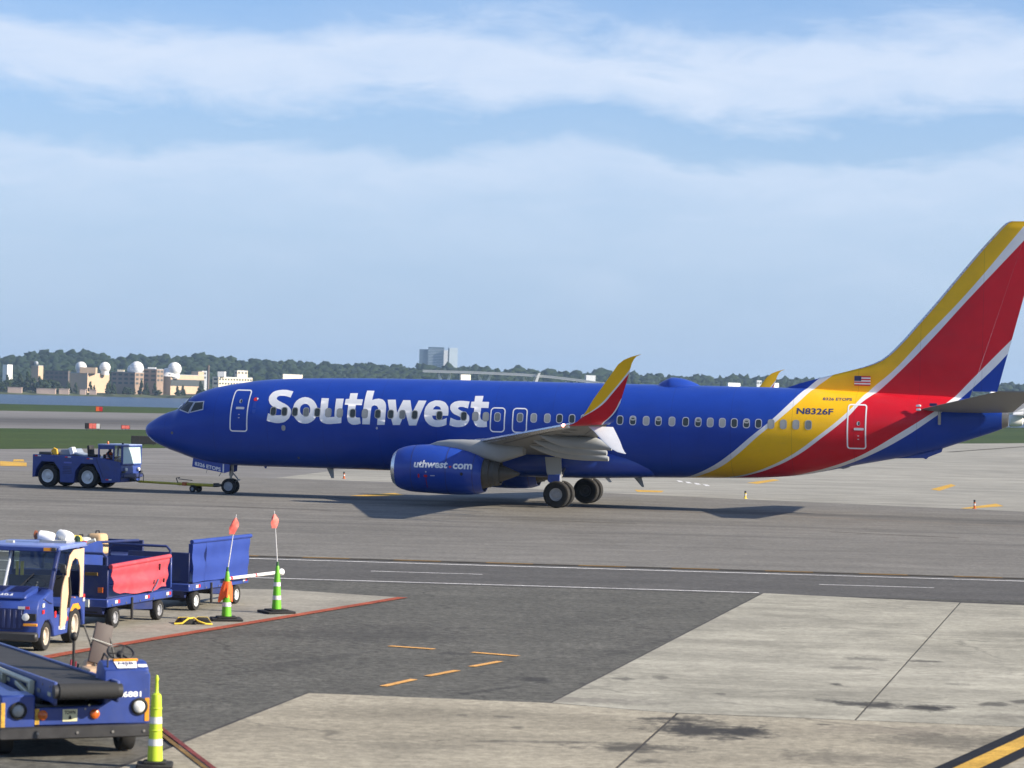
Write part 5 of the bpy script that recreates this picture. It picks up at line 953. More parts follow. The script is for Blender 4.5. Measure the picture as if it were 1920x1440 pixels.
# ---- baggage carts (x along the cart away from the tractor, near side at y = -.75)
def cart(name, loc, ang, label, tarp, tlen, zt, zb, tarp_x0=0., hub='hub_grey', end_rail=True, droop=.0):
    c_ = empty(name, loc, ang, label, 'cart', 'baggage carts in the train')
    LL = 3.0
    MB().b2((-.25, -.72, .42), (LL - .15, .72, .58)).build('frame', 'gse_blue', c_, bevel=.015)
    MB().b2((-.22, -.68, .585), (LL - .18, .68, .61)).build('deck', 'gse_blue_dark', c_)
    for x in (.25, 2.35):
        for s_ in (-1, 1): vwheel(c_, (x, s_*.60, .20), .20, .15, hub, .58, s_)
        MB().box((x, 0, .24), (.10, 1.1, .10)).box((x, 0, .36), (.5, .8, .14)).build('axle', 'black', c_)
    MB().prism([(-.1, .42), (.6, .42), (.5, .28), (.05, .26)], -.5, .5).build('turntable', 'gse_blue_dark', c_)
    MB().prism([(1.0, .42), (2.0, .42), (2.0, .24), (1.05, .30)], -.66, -.62).build('side_skirt', 'gse_blue_dark', c_)
    for x, nm in ((-.22, 'front_panel'), (LL - .2, 'rear_panel')):
        MB().b2((x, -.70, .61), (x + .05, .70, 1.22)).build(nm, 'gse_blue_dark' if x < 0 else 'gse_blue', c_, bevel=.01)  # shade on the front end painted in as a darker blue
        if end_rail: MB().tube([(x + .02, -.66, 1.2), (x + .02, -.66, 1.36), (x + .02, -.58, 1.44), (x + .02, .58, 1.44), (x + .02, .66, 1.36), (x + .02, .66, 1.2)], .028, 8).build('panel_rail', 'gse_blue_dark', c_)
    # tarpaulin hung along the near side from a top roller, its hem uneven
    nx, nz = 22, 10; vs, fs = [], []
    for k in range(2):
        for i in range(nx + 1):
            for j in range(nz + 1):
                u, w_ = i/nx, j/nz
                zlow = zb + .02*math.sin(7*u + 1) * (1 if droop else .25) + droop*(.25*max(0, .16 - u)/.16) - .012*math.sin(19*u)*(1 if droop else .2)
                z = zt(u) + (zlow - zt(u))*w_
                y = -.755 - .035*math.sin(9*u + 2*w_)*w_*(1 + droop) - .02*math.sin(23*u + 3)*w_*droop - .012*math.sin(4.1*w_*3)*(1 + 2*droop)
                x = tarp_x0 + tlen*u + droop*(.16*(1 - u)*w_**1.5)
                vs.append((x, y + (.012 if k else 0), z))
    n1 = (nx + 1)*(nz + 1)
    for k in range(2):
        for i in range(nx):
            for j in range(nz):
                a = k*n1 + i*(nz + 1) + j; f = (a, a + 1, a + nz + 2, a + nz + 1); fs.append(f if k else f[::-1])
    for i in range(nx):
        for j in (0, nz):
            a = i*(nz + 1) + j; fs.append((a, a + nz + 1, a + nz + 1 + n1, a + n1))
    for j in range(nz):
        for i in (0, nx):
            a = i*(nz + 1) + j; fs.append((a, a + 1, a + 1 + n1, a + n1))
    MB().add(vs, fs).build('tarpaulin', tarp, c_, smooth=60)
    MB().tube([(tarp_x0 - .05, -.76, zt(0) + .0), (tarp_x0 + tlen + .03, -.76, zt(1) + .0)], .045, 10).build('tarp_roller', tarp, c_)
    for x in (.15, 1.55, 2.6):
        MB().box((x, -.7225, .51), (.12, .006, .06)).build('reflector', 'reflective', c_); MB().box((x + .11, -.7225, .51), (.10, .006, .06)).build('reflector', 'red_lens', c_)
    MB().tube([(.85, -.73, .55), (.85, -.74, .12)], .030, 8).build('tie_strap', 'black', c_)
    if droop:
        for u_, z_, h_ in ((.80, 1.08, .13), (.88, .80, .08), (.70, .80, .08)):
            MB().box((tarp_x0 + tlen*u_, -.80, z_), (.018, .04, h_), rot=(0, .15, 0)).build('slit', 'black', c_, bevel=.01)
        MB().tube([(1.62, -.80, .60), (1.78, -.82, .72), (1.90, -.82, .84)], .014, 6).build('tie_rope', 'letter_navy', c_)
    for k in range(5): MB().lathe([(.018, 0), (.018, .012), (.001, .013)], (0, 0, 0), 'Y', 8).build('bolt', 'dull_metal', c_).location = (-.05 + .65*k, -.733, .46)
    MB().b2((.1, -.35, .30), (2.6, .35, .415)).build('underframe', 'black', c_)
    MB().tube([(-.25, 0, .40), (-1.0, 0, .34)], .035, 8).box((-1.02, 0, .34), (.10, .14, .06)).build('drawbar', 'gse_blue', c_)
    for s_ in (-1, 1): MB().box((LL - .145, s_*.5, .50), (.02, .1, .08)).build('tail_lamp', 'red_lens', c_)
    return c_
CA = math.atan2(2.01, .58)
def cart_at(px, py, ang, x0=.25, y0=-.60):       # put the wheel at cart-local (x0, y0) on a ground point
    c_, s_ = math.cos(ang), math.sin(ang); return (px - (x0*c_ - y0*s_), py - (x0*s_ + y0*c_), .032)
C1 = cart('baggage_cart', cart_at(-7.55, 51.77, CA), CA, 'blue baggage cart with a torn red tarpaulin on its side', 'tarp_red', 2.72, lambda u: 1.20 + .06*u, .64, -.18, 'hub_grey', droop=.30)
CB = math.atan2(2.41, .77)
C2 = cart('baggage_cart', cart_at(-6.53, 56.29, CB), CB, 'blue baggage cart with a smooth blue tarpaulin behind the green cones', 'tarp_blue', 2.98, lambda u: 1.45, .60, -.20, 'hub_white', end_rail=False)
MB().b2((-.27, -.10, .80), (-.255, .28, 1.05)).build('amber_tag', 'amber', C2); MB().b2((-.262, -.5, 1.02), (-.23, .1, 1.08)).build('amber_tag', 'paint_ochre', C1)
MB().b2((-.27, -.62, .70), (-.25, -.52, .80)).build('red_tag', 'orange_lens', C1); MB().b2((-.30, -.35, .42), (-.26, -.15, .56)).build('plate', 'bag_grey', C1)
# third cart standing beyond the first one, loaded
C3 = empty('baggage_cart', (-9.6, 56.3, .032), CA - .1, 'blue baggage cart half hidden behind the red tarpaulin, bags on its top', 'cart', 'baggage carts in the train')
MB().b2((0, -.70, .42), (2.9, .70, .58)).build('frame', 'gse_blue', C3, bevel=.015)
MB().prism([(0, .58), (0, 1.36), (.95, 1.36), (1.05, 1.28), (1.05, .62)], -.72, -.68).build('side_panel', 'gse_blue', C3, bevel=.01)
MB().b2((.0, -.67, .58), (.05, .68, 1.34)).build('front_panel', 'gse_blue', C3, bevel=.01)
MB().b2((2.8, -.68, .58), (2.85, .68, 1.30)).build('rear_panel', 'gse_blue_dark', C3, bevel=.01)
MB().tube([(.1, -.62, 1.34), (2.7, -.62, 1.30)], .03).tube([(.1, .62, 1.34), (2.7, .62, 1.30)], .03).build('top_rail', 'gse_blue_dark', C3)
MB().b2((.05, -.65, 1.0), (2.75, .65, 1.03)).build('shelf', 'gse_blue_dark', C3)
for x in (.35, 2.4):
    for s_ in (-1, 1): vwheel(C3, (x, s_*.60, .20), .20, .15, 'hub_grey', .58, s_)
m3 = Matrix.Translation(C3.location) @ Matrix.Rotation(CA - .1, 4, 'Z')
def bag(name, x, y, z, d, m, label, rz=0.):
    o = MB().box((0, 0, d[2]/2), d, taper=.86).build(name, m, None, bevel=min(d)*.22, seg=3); p = m3 @ Vector((x, y, z)); o.location = p; o.rotation_euler = (0, 0, CA + rz)
    hd = MB().tube([(-d[0]*.2, 0, d[2] - .01), (-d[0]*.16, 0, d[2] + .05), (d[0]*.16, 0, d[2] + .05), (d[0]*.2, 0, d[2] - .01)], .015, 6).build('handle', 'black', o)
    return tag(o, label, 'bag', 'bags on the far cart')
bag('bag', .35, -.35, 1.031, (.5, .42, .46), 'bag_yellow', 'yellow bag on top of the half hidden blue cart')
bag('bag', .85, -.30, 1.031, (.4, .42, .40), 'bag_grey', 'pale grey bag beside the yellow bag on the far cart')
bag('bag', 1.6, -.25, 1.031, (.45, .4, .45), 'cardboard', 'tan bag at the right end of the far cart load')
# white pole laid along the second cart
mc2 = Matrix.Translation(C2.location) @ Matrix.Rotation(CB, 4, 'Z')
o = MB().cyl((0, 0, 0), (2.95, 0, 0), .036, n=14).lathe([(.036, 2.9), (.045, 2.97), (.075, 3.03), (.08, 3.05), (.03, 3.03)], (0, 0, 0), 'X', 16).build('pole', 'lamp_white', None)
p = mc2 @ Vector((1.35, -.84, .60)); q = mc2 @ Vector((4.25, -.84, .58)); d = (q - p).normalized()
o.matrix_world = Matrix.Translation(p) @ d.to_track_quat('X', 'Z').to_matrix().to_4x4(); tag(o, 'long white pole with flared end lashed along the blue tarpaulin cart', 'pole')
MB().lathe([(.040, 1.55), (.040, 1.62)], (0, 0, 0), 'X', 14, cap=False).build('red_band', 'red_lens', o); MB().lathe([(.040, .2), (.040, .3)], (0, 0, 0), 'X', 14, cap=False).build('red_band', 'red_lens', o)

# ---- traffic cones
def cone(loc, col, h, label, flag=None, base_r=.24, rot=0., tilt=(0, 0)):
    c_ = empty('traffic_cone', loc, rot, label, 'traffic cone', 'tall delineator cones')
    MB().box((0, 0, .025), (base_r*2, base_r*2, .05)).box((0, 0, .065), (base_r*1.3, base_r*1.3, .03)).build('base', 'rubber', c_, bevel=.015)
    k = h/1.05; pr = [(.10, .08), (.092, .20), (.083, .34), (.075, .48), (.068, .60), (.058, .72), (.046, .82), (.036, .90)] if flag else [(.094, .08), (.087, .22), (.080, .36), (.074, .50), (.069, .62), (.065, .74), (.061, .83), (.056, .86)]
    MB().lathe([(r, z*k) for r, z in pr] + [(.028, (.92 if flag else .88)*k)], (0, 0, 0), 'Z', 24).build('cone_body', col, c_)
    for z0, z1 in ((.26, .34), (.52, .60)):
        f = lambda z: float(np.interp(z, [p[1] for p in pr], [p[0] for p in pr])) + .004
        MB().lathe([(f(z0), z0*k), (f(z1), z1*k)], (0, 0, 0), 'Z', 24, cap=False).build('reflective_band', 'reflective', c_)
    if not flag:
        for z in (.44, .70): MB().lathe([(f(z) + .0, z*k - .012), (f(z) + .006, z*k), (f(z) + .0, z*k + .012)], (0, 0, 0), 'Z', 24, cap=False).build('rib', col, c_)
        MB().lathe([(.030, .87*k), (.022, .89*k), (.019, 1.02*k), (.026, 1.045*k), (.012, 1.09*k)], (0, 0, 0), 'Z', 14).build('handle', col, c_)
    else:
        MB().cyl((0, 0, .86*k), (0, 0, 1.0*k), .034, .022).build('pole_socket', 'dark_green', c_)
        top = Vector((tilt[0], tilt[1], 2.12)); b0 = Vector((0, 0, .92*k)); d = (top - b0).normalized()
        MB().cyl(b0, top, .012, .007, 8).build('flag_pole', 'hub_white', c_)
        # limp pennant hanging from the top of the pole, folded
        vs, fs = [], []; n_ = 9; L_ = flag
        for i in range(n_ + 1):
            w_ = i/n_; p = top - d*(.06 + L_*w_); sp = .008 + .075*math.sin(math.pi*min(.78, w_*.9))
            for a in range(12):
                an = 2*math.pi*a/12; r = sp*(1 + .4*math.sin(3*an + 4*w_)); vs.append((p.x + r*math.cos(an)*.9 - .03*w_, p.y + r*math.sin(an)*.32, p.z))
        for i in range(n_):
            for a in range(12): fs.append((i*12 + a, i*12 + (a + 1) % 12, (i + 1)*12 + (a + 1) % 12, (i + 1)*12 + a))
        MB().add(vs, fs).build('pennant', 'flag_pink', c_, smooth=50)
    return c_
mat('dark_green', (.02, .10, .02), .5)
K1 = cone((-5.60, 54.03, .032), 'cone_green', 1.12, 'green traffic cone with an orange vest hung round it and a pink flag', .34, .31, .2, (.15, 0))
K2 = cone((-4.78, 56.12, .032), 'cone_green', 1.12, 'bare green traffic cone with a tall flag pole beside the white pole end', .30, .31, .5, (-.10, 0))
K3 = cone((-4.24, 32.92, .03), 'cone_lime', 1.08, 'yellow-green traffic cone standing right of the belt loader', None, .22, .1)
# vest draped over the first cone
vs, fs = [], []; n_ = 12
for i in range(9):
    w_ = i/8; z = .78 - .36*w_; r0 = .070 + .030*min(1, w_*2.2)
    for a in range(24):
        an = 2*math.pi*a/24; r = r0 + (.028*math.sin(5*an + 2*w_) + .015*math.sin(9*an))*w_; zz_ = z - (.06*math.sin(2*an + 1) if i == 8 else 0); vs.append((r*math.cos(an)*1.15 - .03*w_, r*math.sin(an), zz_))
for i in range(8):
    for a in range(24): fs.append((i*24 + a, i*24 + (a + 1) % 24, (i + 1)*24 + (a + 1) % 24, (i + 1)*24 + a))
o = MB().add(vs, fs).build('safety_vest', 'vest_orange', None, smooth=50); o.location = (-5.60, 54.03, .032); tag(o, 'crumpled orange safety vest slung over the left green cone', 'vest')
# wheel chocks left on the concrete with their yellow rope
for i, (x, y, rz, lb) in enumerate(((-6.30, 53.05, .35, 'black rubber wheel chock lying left of its pair by the cones'), (-5.98, 53.2, .15, 'black rubber wheel chock lying nearer the vest-hung cone'))):
    o = MB().prism([(-.18, 0), (-.10, .11), (.10, .11), (.18, 0)], -.22, .22, 'Y').build('wheel_chock', 'rubber', None, bevel=.015); o.location = (x, y, .032); o.rotation_euler = (0, 0, rz); tag(o, lb, 'wheel chock', 'chocks on the concrete')
    MB().prism([(-.186, .002), (-.103, .116), (.103, .116), (.186, .002)], .15, .175, 'Y').build('yellow_band', 'bag_yellow', o)
o = MB().tube([(-6.48, 52.75, .05), (-6.33, 52.78, .06), (-6.22, 52.86, .15), (-6.12, 52.92, .16), (-6.02, 52.85, .10), (-5.88, 52.8, .06), (-5.75, 52.86, .05)], .018, 6).build('chock_rope', 'bag_yellow', None); tag(o, 'yellow rope tying the two wheel chocks together', 'rope')

# ---- belt loader in the corner (x forward, y to its left, origin under the front bumper)
LA = math.atan2(-.917, .40)
LD = empty('belt_loader', (-5.33, 33.62, .03), LA, 'blue belt loader with a long black conveyor in the lower left corner', 'belt loader')
MB().b2((-3.4, -.70, .24), (-.05, .70, .42)).build('chassis', 'black', LD)
front = [(-.50, .40), (.95, .40), (.95, 1.02), (.90, 1.08), (.36, 1.08), (.36, .66), (.30, .64), (-.50, .62)]
MB().prism(front, -.06, .0, 'X').build('front_panel', 'gse_blue', LD, bevel=.015)
MB().prism([(-.90, .70), (-.06, .62), (-.06, 1.08), (-.20, 1.16), (-.34, 1.17), (-.46, 1.10), (-.50, .95), (-.90, .85)], .37, .95).build('driver_cowl', 'gse_blue', LD, bevel=.03, seg=2)
MB().b2((-3.4, .52, .36), (-.06, .949, .70)).build('side_body', 'gse_blue', LD, bevel=.02)
MB().b2((-3.4, -.949, .36), (-.45, -.52, .76)).build('side_body', 'gse_blue', LD, bevel=.02)
MB().b2((-.45, -.95, .36), (.03, -.52, .79)).build('lamp_box', 'gse_blue', LD, bevel=.02)
MB().prism([(-.95, .245), (.95, .245), (.97, .27), (.97, .375), (.95, .40), (-.95, .40), (-.98, .375), (-.98, .27)], .004, .10, 'X').build('bumper', 'bumper_black', LD, bevel=.015)
for y in (-.5, 0, .45, .85): MB().lathe([(.018, .10), (.018, .112), (.001, .113)], (0, y, .32), 'X', 8).build('bumper_bolt', 'dull_metal', LD)
MB().b2((-3.2, -.5, .42), (-.30, .36, .62)).build('engine_bay', 'black', LD)
for y, z in ((-.735, .60), (.81, .615)):
    x0 = .03 if y < 0 else 0.
    MB().lathe([(.105, x0), (.11, x0 + .02), (.085, x0 + .035), (.08, x0 + .01)], (0, y, z), 'X', 24, cap=False).build('lamp_ring', 'rubber', LD)
    MB().lathe([(.08, x0 + .012), (.06, x0 + .035), (.001, x0 + .045)], (0, y, z), 'X', 20, cap=False).build('headlight', 'lens_clear' if y > 0 else 'shade_grey', LD)
for y in (-.42, .24): MB().lathe([(.062, .0), (.062, .02), (.045, .035), (.001, .04)], (0, y, .535), 'X', 18).build('turn_lamp', 'orange_lens', LD)
MB().b2((.0, .885, .43), (.008, .94, .72)).build('amber_strip', 'amber', LD); MB().b2((.001, -.515, .42), (.008, -.46, .615)).build('amber_strip', 'paint_yellow', LD); MB().b2((.031, -.945, .40), (.038, -.895, .70)).build('amber_strip', 'paint_yellow', LD)
MB().b2((.0, -.165, .45), (.006, .02, .60)).build('tow_plate', 'plate_cream', LD)
flatdecal('lettering', text_bm('TOWN', .14, .045, -.145, .54, .03, 0, 0), 'black', LD, (.006, 0, 0), (0, 1, 0), (0, 0, 1), .002)
flatdecal('drop_mark', flat_mesh([[(-.09, .475), (-.055, .475), (-.055, .50), (-.072, .535), (-.09, .50)]], 0), 'black', LD, (.006, 0, 0), (0, 1, 0), (0, 0, 1), .002)
flatdecal('fleet_number', text_bm('26881', .30, .072, .535, .735, .03, 0, 0), 'letter_white', LD, (.0, 0, 0), (0, 1, 0), (0, 0, 1), .003)
# notice on the sloping cowl
cn = Vector((-.06, .37, 1.08)); cu_ = Vector((-.14, 0, .08)).normalized()
flatdecal('notice', flat_mesh([[(.17, .005), (.42, .005), (.44, .145), (.15, .145)]], 0), 'lamp_white', LD, (-.06, .37, 1.082), (0, 1, 0), cu_, .010)
flatdecal('lettering', text_bm('NSB', .20, .055, .195, .075, .03, 0, 0), 'letter_navy', LD, (-.06, .37, 1.082), (0, 1, 0), cu_, .013)
flatdecal('lettering', text_bm('T', .05, .04, .27, .025, .02, 0, 0), 'letter_navy', LD, (-.06, .37, 1.082), (0, 1, 0), cu_, .013)
MB().box((-.235, .68, 1.175), (.06, .32, .035)).build('amber_strip', 'amber', LD, bevel=.008)
flatdecal('white_tag', flat_mesh([rrect(.50, .05, .12, .06, .01)], 0), 'lamp_white', LD, (-.06, .37, 1.082), (0, 1, 0), cu_, .010)
for x, y in ((-.55, .78), (-.55, -.78), (-2.7, .78), (-2.7, -.78)): vwheel(LD, (x, y, .24), .24, .20, 'hub_grey', .55, 1 if y > 0 else -1)
# conveyor
def cz(x): return .86 + (x - .35)*.020
YC0, YC1 = -.36, .475
MB().prism([(.34, cz(.34) - .09), (.34, cz(.34) + .09), (-6.2, cz(-6.2) + .09), (-6.2, cz(-6.2) - .09)], YC0 + .04, YC1 - .04).build('conveyor_bed', 'belt', LD)
MB().lathe([(.100, YC0 + .05), (.100, YC1 - .05)], (.34, 0, cz(.34)), 'Y', 24).build('front_roller', 'belt', LD)
MB().b2((-6.2, 0, 0), (-6.1, .01, .01)) if False else None
for y0, y1, nm in ((YC0, YC0 + .045, 'side_rail'), (YC1 - .045, YC1, 'side_rail')):
    MB().prism([(.30, cz(.30) - .15), (.36, cz(.36) + .0), (.30, cz(.30) + .115), (-6.25, cz(-6.25) + .115), (-6.25, cz(-6.25) - .12)], y0, y1).build(nm, 'rail_blue', LD, bevel=.006)
    MB().lathe([(.085, y0 - .012), (.085, y1 + .012)], (.34, 0, cz(.34)), 'Y', 18).build('roller_plate', 'dark_metal', LD)
MB().prism([(.0, cz(0) - .15), (.25, cz(.25) - .18), (.25, cz(.25) - .14), (-2.4, cz(-2.4) - .14), (-2.4, cz(-2.4) - .28)], YC0 + .02, YC0 + .06).build('under_frame', 'gse_blue_dark', LD)
MB().tube([(-.62, YC0 - .05, cz(-.5) + .03), (-4.5, YC0 - .05, cz(-4.5) + .07)], .035, 10).build('hand_rail', 'rail_cream', LD)
for x in (-.66, -2.2, -3.8): MB().box((x, YC0 - .05, cz(x) - .03), (.07, .07, .17)).build('rail_bracket', 'rail_cream', LD, bevel=.01)
MB().prism([(-.9, .62), (-.5, .62), (-.2, .80), (-.9, .80)], YC0 + .01, YC0 + .05).build('lift_arm', 'dull_metal', LD)
MB().box((-.95, -.42, .74), (.9, .06, .06), rot=(0, .12, 0)).build('lift_strut', 'rail_cream', LD, bevel=.01)
# hoses, bolts and clutter
for k, (x0, y0, z0) in enumerate(((-.25, -.25, .60), (-.32, -.12, .62), (-.36, .22, .64))): MB().tube([(x0, y0, z0), (x0 + .10, y0 + .04, z0 + .06), (x0 + .02, y0 + .10, z0 + .13), (x0 - .25, y0 + .10, z0 + .14)], .016, 6).build('hose', 'black', LD)
for k in range(9): MB().lathe([(.016, -.004), (.016, .004), (.001, .006)], (0, 0, 0), 'Y', 8).build('rail_bolt', 'dull_metal', LD).location = (.12 - .38*k, YC0 - .004, cz(.12 - .38*k) + .045)
for k in range(6): MB().box((.10 - .55*k, YC0 - .006, cz(.1 - .55*k) - .05), (.16, .008, .05)).build('rail_plate', 'dull_metal' if k % 2 else 'rail_cream', LD, bevel=.003)
MB().tube([(-.10, .42, 1.10), (-.10, .42, 1.22), (-.28, .42, 1.26), (-.40, .42, 1.16)], .012, 6).build('grab_handle', 'black', LD)
MB().lathe([(.012, .0), (.012, .008), (.001, .009)], (0, 0, 0), 'X', 8).build('panel_bolt', 'dull_metal', LD).location = (.0, .12, .60)
MB().lathe([(.014, .0), (.014, .010), (.001, .011)], (0, 0, 0), 'X', 8).build('panel_bolt', 'rail_cream', LD).location = (.0, .17, .645)
MB().b2((-.30, -.48, .62), (-.10, .34, .64)).build('sill_plate', 'dark_metal', LD)
# driver position
MB().box((-1.30, .70, .92), (.44, .50, .12)).build('seat_cushion', 'tan', LD, bevel=.035, seg=2)
MB().box((-1.52, .70, .97), (.14, .40, .18)).build('seat_base', 'tan', LD, bevel=.035, seg=2)
MB().box((-1.50, .70, 1.26), (.05, .25, .54), rot=(-.28, -.22, .12)).build('seat_back', 'seat_brown', LD, bevel=.02, seg=2)
for s_ in (-.14, .14): MB().tube([(-1.42, .76 + s_, .95), (-1.50, .70 + s_, 1.28), (-1.57, .63 + s_, 1.50)], .014, 6).build('seat_frame', 'black', LD)
MB().tube([(-1.47, .56, 1.34), (-1.45, .86, 1.24)], .006, 6).build('seat_strap', 'bag_grey', LD)
MB().prism([(-1.6, .70), (-1.1, .70), (-1.1, .86), (-1.6, .86)], .42, .94).build('seat_box', 'gse_blue_dark', LD, bevel=.015)
sw = MB().lathe([(.165, -.013), (.182, 0), (.165, .013), (.150, 0)], (0, 0, 0), 'Z', 32, cap=False).build('steering_wheel', 'black', LD); sw.matrix_local = Matrix.Translation((-.52, .70, 1.24)) @ Matrix.Rotation(.55, 4, 'Y')
for a in (.5, 2.6, 4.7): MB().tube([(0, 0, -.02), (.16*math.cos(a), .16*math.sin(a), 0)], .012, 6).build('spoke', 'black', sw)
MB().lathe([(.05, -.05), (.045, .0), (.02, .015)], (0, 0, 0), 'Z', 14).build('wheel_boss', 'black', sw)
MB().cyl((-.40, .70, 1.02), (-.52, .70, 1.22), .028).build('steering_column', 'black', LD)
MB().tube([(-1.95, .46, .85), (-1.95, .46, 1.28)], .02, 8).build('lamp_post', 'black', LD); MB().sphere((-1.95, .46, 1.32), (.05, .05, .06), 12, 8).build('post_lamp', 'black', LD)
for k in range(4): MB().tube([(-1.75 - .12*k, .46, .86), (-1.75 - .12*k, .47, .98 + .02*(k % 2))], .014, 6).build('lever', 'red_dark' if k % 2 else 'black', LD)
MB().b2((-2.5, .40, .70), (-1.62, .94, .86)).build('hydraulic_box', 'black', LD, bevel=.02)
mat('plate_cream', (.66, .64, .40), .5); mat('rail_blue', (.055, .085, .26), .4, var=.15, dirt_sheen=.45, dirt_sheen_col=(.20, .22, .27), scuff=.5); mat('rail_cream', (.55, .52, .36), .45, var=.1); mat('seat_brown', (.042, .028, .026), .6, var=.15)

# ---- small things on the airfield
def marker(x, y, h, label, m='bag_yellow'):
    o = empty('edge_marker', (x, y, .018), 0, label, 'edge marker', 'taxiway edge markers')
    MB().lathe([(.10, 0), (.10, .02), (.045, .03), (.045, h*.75)], (0, 0, 0), 'Z', 12).build('stake', m, o); MB().lathe([(.05, h*.75), (.05, h), (.02, h + .01)], (0, 0, 0), 'Z', 12).build('cap', 'dark_metal', o)
    MB().lathe([(.047, h*.4), (.047, h*.6)], (0, 0, 0), 'Z', 12, cap=False).build('band', 'reflective', o)
marker(11.25, 128.8, .36, 'yellow edge marker post under the airliner tail'); marker(21.15, 122.8, .40, 'edge marker post on the yellow paint at right', 'orange_lens'); marker(-8.86, 144.4, .36, 'orange edge marker post under the front fuselage', 'orange_lens')
def field_sign(x, y, w_, h_, rz, cols, label, lift=.25, name='airfield_sign'):
    o = empty(name, (x, y, .005), rz, label, 'airfield sign')
    n_ = len(cols)
    MB().b2((-w_/2 - .05, -.06, lift - .04), (w_/2 + .05, .08, lift + h_ + .04)).build('housing', 'dark_metal', o, bevel=.02)
    for i, c_ in enumerate(cols): MB().b2((-w_/2 + w_*i/n_ + .01, -.075, lift), (-w_/2 + w_*(i + 1)/n_ - .01, -.055, lift + h_)).build('panel', c_, o)
    for i in range(3): MB().cyl((-w_*.4 + w_*.4*i, .01, 0), (-w_*.4 + w_*.4*i, .01, lift), .03, n=8).build('leg', 'dark_metal', o)
    return o
field_sign(-43.2, 279, 1.5, .52, .1, ['black', 'flag_pink', 'flag_pink', 'reflective'], 'red and white airfield sign standing on the far grass')
field_sign(-40.8, 286, .85, .34, .1, ['flag_pink', 'flag_pink'], 'small red airfield sign right of the red and white one', .2)
field_sign(-29.2, 215, 1.9, .58, .15, ['black', 'black', 'black'], 'black airfield sign seen from behind beside the airliner nose', .15)
field_sign(-74.6, 489, 1.2, .8, .0, ['vest_orange', 'red_lens'], 'orange board on the grass beyond the runway', .1)

# ------------------------------------------------------------------ the far bank
land = MB(); SH = [(-1300, 1880), (-420, 1965), (-375, 1980), (-260, 1996), (-150, 2010), (100, 2010), (300, 1870), (420, 1470), (1500, 1300)]
land.add([(x, y, -3.4) for x, y in SH] + [(x, y + 14, -1.0) for x, y in SH] + [(x*1.0, 2450, 2.0) for x, y in SH] + [(x*1.6, 6200, 4.0) for x, y in SH],
         [(k*9 + i, k*9 + i + 1, (k + 1)*9 + i + 1, (k + 1)*9 + i) for k in range(3) for i in range(8)])
o = land.build('far_bank', 'shore_land', smooth=60); o['kind'] = 'structure'
mat('brick_far', (.15, .115, .10), .85, var=.12, scale=.2); mat('tan_far', (.50, .37, .25), .85, var=.08, scale=.2); mat('cream_far', (.68, .60, .46), .8, var=.06, scale=.2)
mat('grey_far', (.34, .37, .40), .7, var=.08, scale=.2); mat('white_far', (.76, .76, .74), .7, var=.04, scale=.2); mat('glass_far', (.07, .11, .16), .35, var=.1, scale=.1); mat('glass_far_light', (.30, .37, .43), .4, var=.08, scale=.1)
mat('dark_far', (.05, .06, .06), .6, var=.1, scale=.2); mat('pinkish_far', (.50, .38, .31), .85, var=.1, scale=.2)
AL = R(24)
def house(label, xl, xc, xr, zt, Y, m, roof='grey_far', extra=None, zb=-2.2, cat='building', name='far_building', rows=0, wm='dark_far'):
    """corner-on block: its left face looks at the river in shade, its right face at the sun"""
    h = empty(name, (xc, Y, 0), 0, label, cat)
    a, b = (xc - xl)/math.cos(AL), (xr - xc)/math.sin(AL)
    d1, d2 = Vector((-math.cos(AL), math.sin(AL), 0)), Vector((math.sin(AL), math.cos(AL), 0))
    P = [Vector((0, 0, 0)), d1*a, d1*a + d2*b, d2*b]
    MB().prism([tuple(p.xy) for p in P], zb, zt, 'Z').build('walls', m, h, smooth=0)
    c_ = (P[0] + P[2])/2
    MB().prism([tuple((c_ + (p - c_)*1.01).xy) for p in P], zt + .01, zt + .35, 'Z').build('roof', roof, h, smooth=0)
    nm = min(rows, 6)
    for r_ in range(nm):
        z = zt - 1.6 - 3.2*r_
        for L_, d, n_ in ((a, d1, Vector((-math.sin(AL), -math.cos(AL), 0))), (b, d2, Vector((math.cos(AL), -math.sin(AL), 0)))):
            k = max(1, int(L_/4.2))
            for i in range(k):
                q = d*(L_*(i + .5)/k); w_ = d*(L_/k*.30)
                MB().add([q - w_ + n_*.05 + Vector((0, 0, z - .8)), q + w_ + n_*.05 + Vector((0, 0, z - .8)), q + w_ + n_*.05 + Vector((0, 0, z + .7)), q - w_ + n_*.05 + Vector((0, 0, z + .7))], [(0, 1, 2, 3)]).build('window', wm, h, smooth=0)
    if extra: extra(h, P, zt)
    return h
def ball(h, P, zt):
    MB().sphere((-2.0, 2, zt + 2.0), 1.6, 14, 8).build('ball', 'grey_far', h); MB().b2((-6.5, 1.5, zt + .3), (-3.8, 4, zt + 3.6)).build('roof_hut', 'dark_far', h)
house('dark brick tower with a small white ball on its roof across the river', -367.2, -361.5, -358.8, 19, 2060, 'tan_far', extra=ball)
house('small white house at the left end of the far bank', -406, -402, -399, 19.8, 2150, 'white_far')
house('long low brown hall between the brick tower and the first dome', -365, -345.2, -344, 15.6, 2100, 'brick_far', 'dark_far', rows=2)
house('tan block under the two left domes across the river', -336.9, -322.3, -309.8, 14.1, 2050, 'tan_far', extra=lambda h, P, z: MB().b2((-6, .5, z), (6, 9, z + 4.5)).build('upper_block', 'tan_far', h, smooth=0) and None)
house('broad brown laboratory block under the third dome', -300.9, -282, -277, 15.4, 2020, 'brick_tan', rows=3, extra=lambda h, P, z: MB().b2((-14, 4, z + .35), (-9, 7, z + 1.9)).build('roof_hut', 'cream_far', h, smooth=0) and None)
